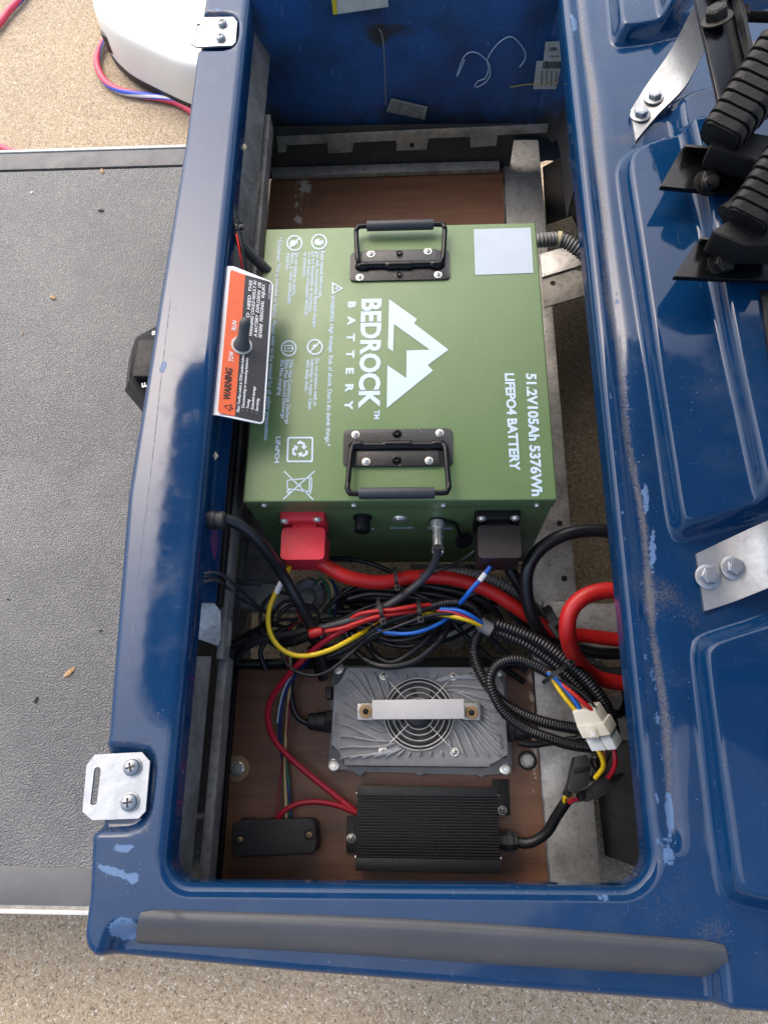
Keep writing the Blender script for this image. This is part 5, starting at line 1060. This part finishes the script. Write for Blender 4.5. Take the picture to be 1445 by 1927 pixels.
bm = bmesh.new(); lathe(bm, P(583, 1193, -.178), (P(608, 1187, -.176)-P(583, 1193, -.178)), [(.0060, 0), (.0064, .001), (.0058, .010), (.0054, .0155), (.0045, .017), (.001, .0172)], 20); tag(frombm('wire_nut', bm, 'red', None, 40), 'small red cap on the wire end left of the cable bundle', 'wire nut')
tag(tube('tape_wrap', [(528, 1210, -.20), (555, 1205, -.19), (588, 1192, -.18)], 19, 'rubber', None), 'black tape wrapped behind the small red cap', 'tape')
# bunch of thin wires to the junction box
for pts, w, m, lab in [
    ([(612, 1195, -.215), (590, 1230, -.225), (560, 1265, -.24), (540, 1298, -.25), (530, 1335, -.262), (527, 1385, -.275), (533, 1440, -.29), (545, 1500, -.29), (549, 1545, -.285)], 5.5, 'navy', 'navy wire of the bunch dropping to the junction box'),
    ([(606, 1195, -.213), (584, 1228, -.222), (555, 1262, -.237), (535, 1296, -.247), (526, 1330, -.258), (522, 1360, -.268)], 3.4, 'print', 'pale blue striped wire of the bunch above the board'),
    ([(540, 1208, -.21), (546, 1235, -.225), (547, 1275, -.245), (543, 1320, -.262), (538, 1380, -.275), (536, 1440, -.285), (538, 1500, -.288), (539, 1545, -.285)], 5.5, 'cream', 'cream wire of the bunch dropping to the junction box'),
    ([(538, 1208, -.212), (541, 1240, -.228), (544, 1300, -.256), (541, 1370, -.272), (535, 1420, -.285), (526, 1480, -.29), (519, 1545, -.285)], 4.2, 'maroon', 'maroon striped wire of the bunch leaning left to the junction box'),
    ([(523, 1352, -.27), (527, 1385, -.278), (536, 1420, -.287), (543, 1465, -.292), (545, 1510, -.29), (546, 1545, -.285)], 5.5, 'greenwire', 'green wire of the bunch entering the junction box'),
    ([(590, 1102, -.255), (604, 1088, -.245), (616, 1104, -.245), (622, 1135, -.245), (618, 1170, -.24), (610, 1200, -.235)], 4.5, 'greenwire', 'green wire curling out of the grey conduit below the battery'),
    ([(596, 1100, -.26), (612, 1090, -.25), (625, 1106, -.25), (618, 1135, -.25), (590, 1158, -.25), (560, 1172, -.24), (546, 1200, -.225)], 6, 'cream', 'cream wire curling out of the grey conduit below the battery'),
    ([(604, 1098, -.258), (622, 1092, -.252), (634, 1115, -.25), (632, 1150, -.25), (620, 1190, -.245)], 6, 'navy', 'navy wire curling out of the grey conduit below the battery'),
    ([(560, 1172, -.235), (545, 1182, -.225), (541, 1210, -.215)], 5, 'maroon', 'maroon wire end above the taped joint')]:
    cable('thin_wire', pts, w, m, lab, 'wire', group='thin coloured wires to the junction box')
cable('charger_lead', [(556, 1240, -.26), (550, 1270, -.268), (546, 1300, -.275), (552, 1335, -.28), (568, 1356, -.282), (595, 1364, -.284), (612, 1364, -.285)], 12, 'cable_black', 'black charger lead curving into the left gland of the charger', seg=14)
cable('charger_lead', [(975, 1398, -.275), (1000, 1402, -.275), (1040, 1396, -.275), (1080, 1390, -.27), (1110, 1384, -.265)], 13, 'cable_black', 'black output lead leaving the right gland of the charger', seg=14)
cable('charger_lead', [(592, 1215, -.225), (602, 1240, -.235), (607, 1262, -.25)], 30, 'rubber', 'fat black plug lying beside the charger top left corner', 'plug', seg=16)
# wires through the white connector, fuse holders, converter tail
for i, (pts, w, m, lab) in enumerate([
    ([(1032, 1264, -.195), (1048, 1292, -.19), (1064, 1315, -.188), (1084, 1340, -.19)], 8, 'yellow', 'yellow wire entering the top of the white connector'),
    ([(1030, 1266, -.193), (1055, 1288, -.188), (1075, 1312, -.187), (1092, 1338, -.19)], 8, 'blue', 'blue wire entering the top of the white connector'),
    ([(1050, 1282, -.19), (1075, 1302, -.184), (1098, 1322, -.183), (1114, 1338, -.188)], 8.5, 'red', 'red wire entering the top of the white connector'),
    ([(1080, 1308, -.196), (1092, 1322, -.192), (1100, 1338, -.19)], 5, 'salmon', 'orange wire entering the top of the white connector'),
    ([(1055, 1278, -.192), (1085, 1298, -.19), (1108, 1316, -.189), (1120, 1334, -.19)], 6, 'cable_black', 'black wire entering the top of the white connector'),
    ([(1124, 1410, -.205), (1133, 1428, -.205), (1135, 1445, -.21), (1120, 1465, -.22)], 9.5, 'yellow', 'yellow wire leaving the bottom of the white connector'),
    ([(1153, 1405, -.205), (1157, 1425, -.205), (1156, 1445, -.21), (1145, 1464, -.222)], 9.5, 'crimson', 'crimson wire leaving the bottom of the white connector'),
    ([(1135, 1408, -.212), (1137, 1430, -.215), (1134, 1450, -.22)], 4.5, 'salmon', 'orange wire leaving the bottom of the white connector'),
    ([(1150, 1408, -.215), (1142, 1430, -.22), (1130, 1452, -.23), (1115, 1442, -.23), (1112, 1428, -.225), (1122, 1425, -.222)], 5.5, 'cable_black', 'black wire bent back behind the fuse holder'),
    ([(1072, 1492, -.235), (1062, 1502, -.24), (1063, 1512, -.245), (1068, 1518, -.25)], 7, 'yellow', 'yellow wire leaving the lower end of the fuse holder'),
    ([(1090, 1502, -.235), (1075, 1508, -.242), (1064, 1515, -.25)], 8, 'crimson', 'crimson wire leaving the lower end of the fuse holder'),
    ([(1078, 1498, -.238), (1068, 1506, -.244), (1064, 1515, -.25)], 4.5, 'salmon', 'orange wire leaving the lower end of the fuse holder')]):
    cable('harness_wire', pts, w, m, lab, 'wire', group='wires at the white connector')
cable('sleeved_tail', [(968, 1582, -.285), (985, 1586, -.284), (1005, 1582, -.28), (1030, 1565, -.272), (1045, 1540, -.262), (1058, 1520, -.252), (1066, 1508, -.247)], 20, 'cable_black', 'black taped tail leaving the converter toward the fuse holders', 'cable', seg=14, group='wires at the white connector')
def conn():
    z = -.185; root = thing('wire_connector', tuple(P(1120, 1370, z-.02)), 'white nylon plug connector joining coloured wires near the right rail', 'connector')
    off = P(1128, 1322, z-.014) - P(1117, 1335, z)
    slab('plug', [P(*p, z) for p in [(1076, 1339), (1117, 1334), (1136, 1364), (1086, 1370)]], 0, 'nylon', root, .0008, P(1128, 1320, z-.015)-P(1117, 1334, z))
    slab('collar', [P(*p, z+.003) for p in [(1084, 1366), (1135, 1361), (1148, 1383), (1096, 1390)]], 0, 'nylon', root, .0008, P(1148, 1343, z-.016)-P(1135, 1361, z+.003))
    slab('latch', [P(*p, z+.0055) for p in [(1104, 1368), (1118, 1366), (1127, 1388), (1111, 1390)]], .0035, 'nylon', root, .0008)
    slab('latch_window', [P(*p, z+.0065) for p in [(1110, 1377), (1116, 1376), (1121, 1386), (1113, 1387)]], .001, 'white_print', root, .0003)
    slab('socket', [P(*p, z) for p in [(1100, 1389), (1124, 1386), (1140, 1412), (1113, 1414)]], 0, 'nylon_cold', root, .0008, P(1158, 1368, z-.016)-P(1147, 1384, z))
    slab('socket', [P(*p, z-.001) for p in [(1126, 1386), (1147, 1384), (1160, 1410), (1142, 1412)]], 0, 'nylon_cold', root, .0008, P(1158, 1368, z-.016)-P(1147, 1384, z))
    for i in range(4): tube('wire_seal', [P(1083+i*10, 1341-i*1.2, z-.004), P(1086+i*10, 1346-i*1.2, z-.004)], 6, 'nylon_cold', root, step=.002)
conn()
def fuse(pts, z, t, lab, extra):
    root = thing('fuse_holder', tuple(P(*pts[0], z-t)), lab, 'fuse holder', 'black inline fuse holders')
    slab('cover', roundpoly([P(*p, z) for p in pts], .002, 3), t, 'boxplastic', root, .0018)
    for n_, q, zz_, tt in extra: slab(n_, [P(*p, zz_) for p in q], tt, 'rubber', root, .0012)
fuse([(1082, 1424), (1104, 1420), (1112, 1436), (1108, 1478), (1080, 1495), (1067, 1488)], -.215, .02, 'black inline fuse holder standing left under the white connector', [('cap', [(1080, 1446), (1110, 1442), (1108, 1450), (1079, 1455)], -.213, .02), ('end_sleeve', [(1064, 1484), (1078, 1492), (1072, 1502), (1060, 1494)], -.222, .012), ('strap', [(1108, 1462), (1122, 1455), (1126, 1462), (1110, 1472)], -.22, .004)])
fuse([(1090, 1494), (1150, 1455), (1166, 1462), (1160, 1482), (1130, 1500), (1102, 1510)], -.225, .016, 'black inline fuse holder lying right with its ring tab', [('cap', [(1142, 1462), (1152, 1454), (1160, 1464), (1148, 1474)], -.222, .014), ('end_sleeve', [(1086, 1494), (1100, 1486), (1104, 1502), (1092, 1510)], -.224, .014), ('ring_tab', [(1152, 1460), (1170, 1453), (1176, 1458), (1168, 1464), (1156, 1466)], -.222, .003)])
# cable ties
def tie(c, d, w, L, z, lab, head=True):
    """c: pixel centre, d: pixel direction of the band, L: band length in px, w: band width in px"""
    root = thing('cable_tie', tuple(P(*c, z)), lab, 'cable tie', 'black cable ties on the bundles'); l = math.hypot(*d); ux, uy = d[0]/l, d[1]/l
    A = P(c[0]-ux*L/2, c[1]-uy*L/2, z-.02); B = P(c[0]+ux*L/2, c[1]+uy*L/2, z-.02); m = P(*c, z); pa = spline([A, A.lerp(m, .35)+Vector((0, 0, .006)), m, B.lerp(m, .35)+Vector((0, 0, .006)), B], .002)
    k = rad(w*.8, m); sd_ = (B-A).cross(UP).normalized(); vs = []; fs = []
    for p in pa: vs += [p+sd_*k, p-sd_*k, p-sd_*k-Vector((0, 0, .0015)), p+sd_*k-Vector((0, 0, .0015))]
    for i in range(len(pa)-1):
        for q in range(4): fs.append((4*i+q, 4*i+4+q, 4*i+4+(q+1) % 4, 4*i+(q+1) % 4))
    mk('band', vs, fs, 'boxplastic', root)
    if head:
        h = P(c[0]+ux*L*.34, c[1]+uy*L*.34, z+.002); e = (B-A).normalized(); bm = bmesh.new(); s1 = k*1.6; prism(bm, [h+e*s1*1.1+sd_*s1, h+e*s1*1.1-sd_*s1, h-e*s1*1.1-sd_*s1, h-e*s1*1.1+sd_*s1], Vector((0, 0, -.005)), .0008); frombm('head', bm, 'boxplastic', root)
        bm = bmesh.new(); s2 = k*.7; prism(bm, [h+e*s2+sd_*s2, h+e*s2-sd_*s2, h-e*s2-sd_*s2, h-e*s2+sd_*s2], Vector((0, 0, .0012)), .0004); frombm('tongue', bm, 'black_gloss', root)
tie((716, 1150), (.25, 1), 9, 58, -.158, 'black cable tie round the red pair and looms, left of centre')
tie((789, 1150), (.15, 1), 9, 46, -.158, 'black cable tie round the red pair and looms, nearest centre')
tie((745, 1090), (.15, 1), 8, 46, -.152, 'black cable tie round the thick red cable')
tie((1052, 1262), (1, -.75), 10, 78, -.176, 'black cable tie round both thick slanting looms')
tie((1040, 1165), (.55, .8), 22, 56, -.205, 'wide black strap round the red cable at right')
tie((446, 424), (1, .1), 6, 24, -.012, 'small black cable tie on the conduit under the left rail')
tag(tube('clear_tape', [(903, 1172, -.19), (913, 1180, -.192), (925, 1187, -.193)], 27, 'loom_grey', None, step=.002), 'grey tape wrap where coloured wires enter the thick loom', 'tape')
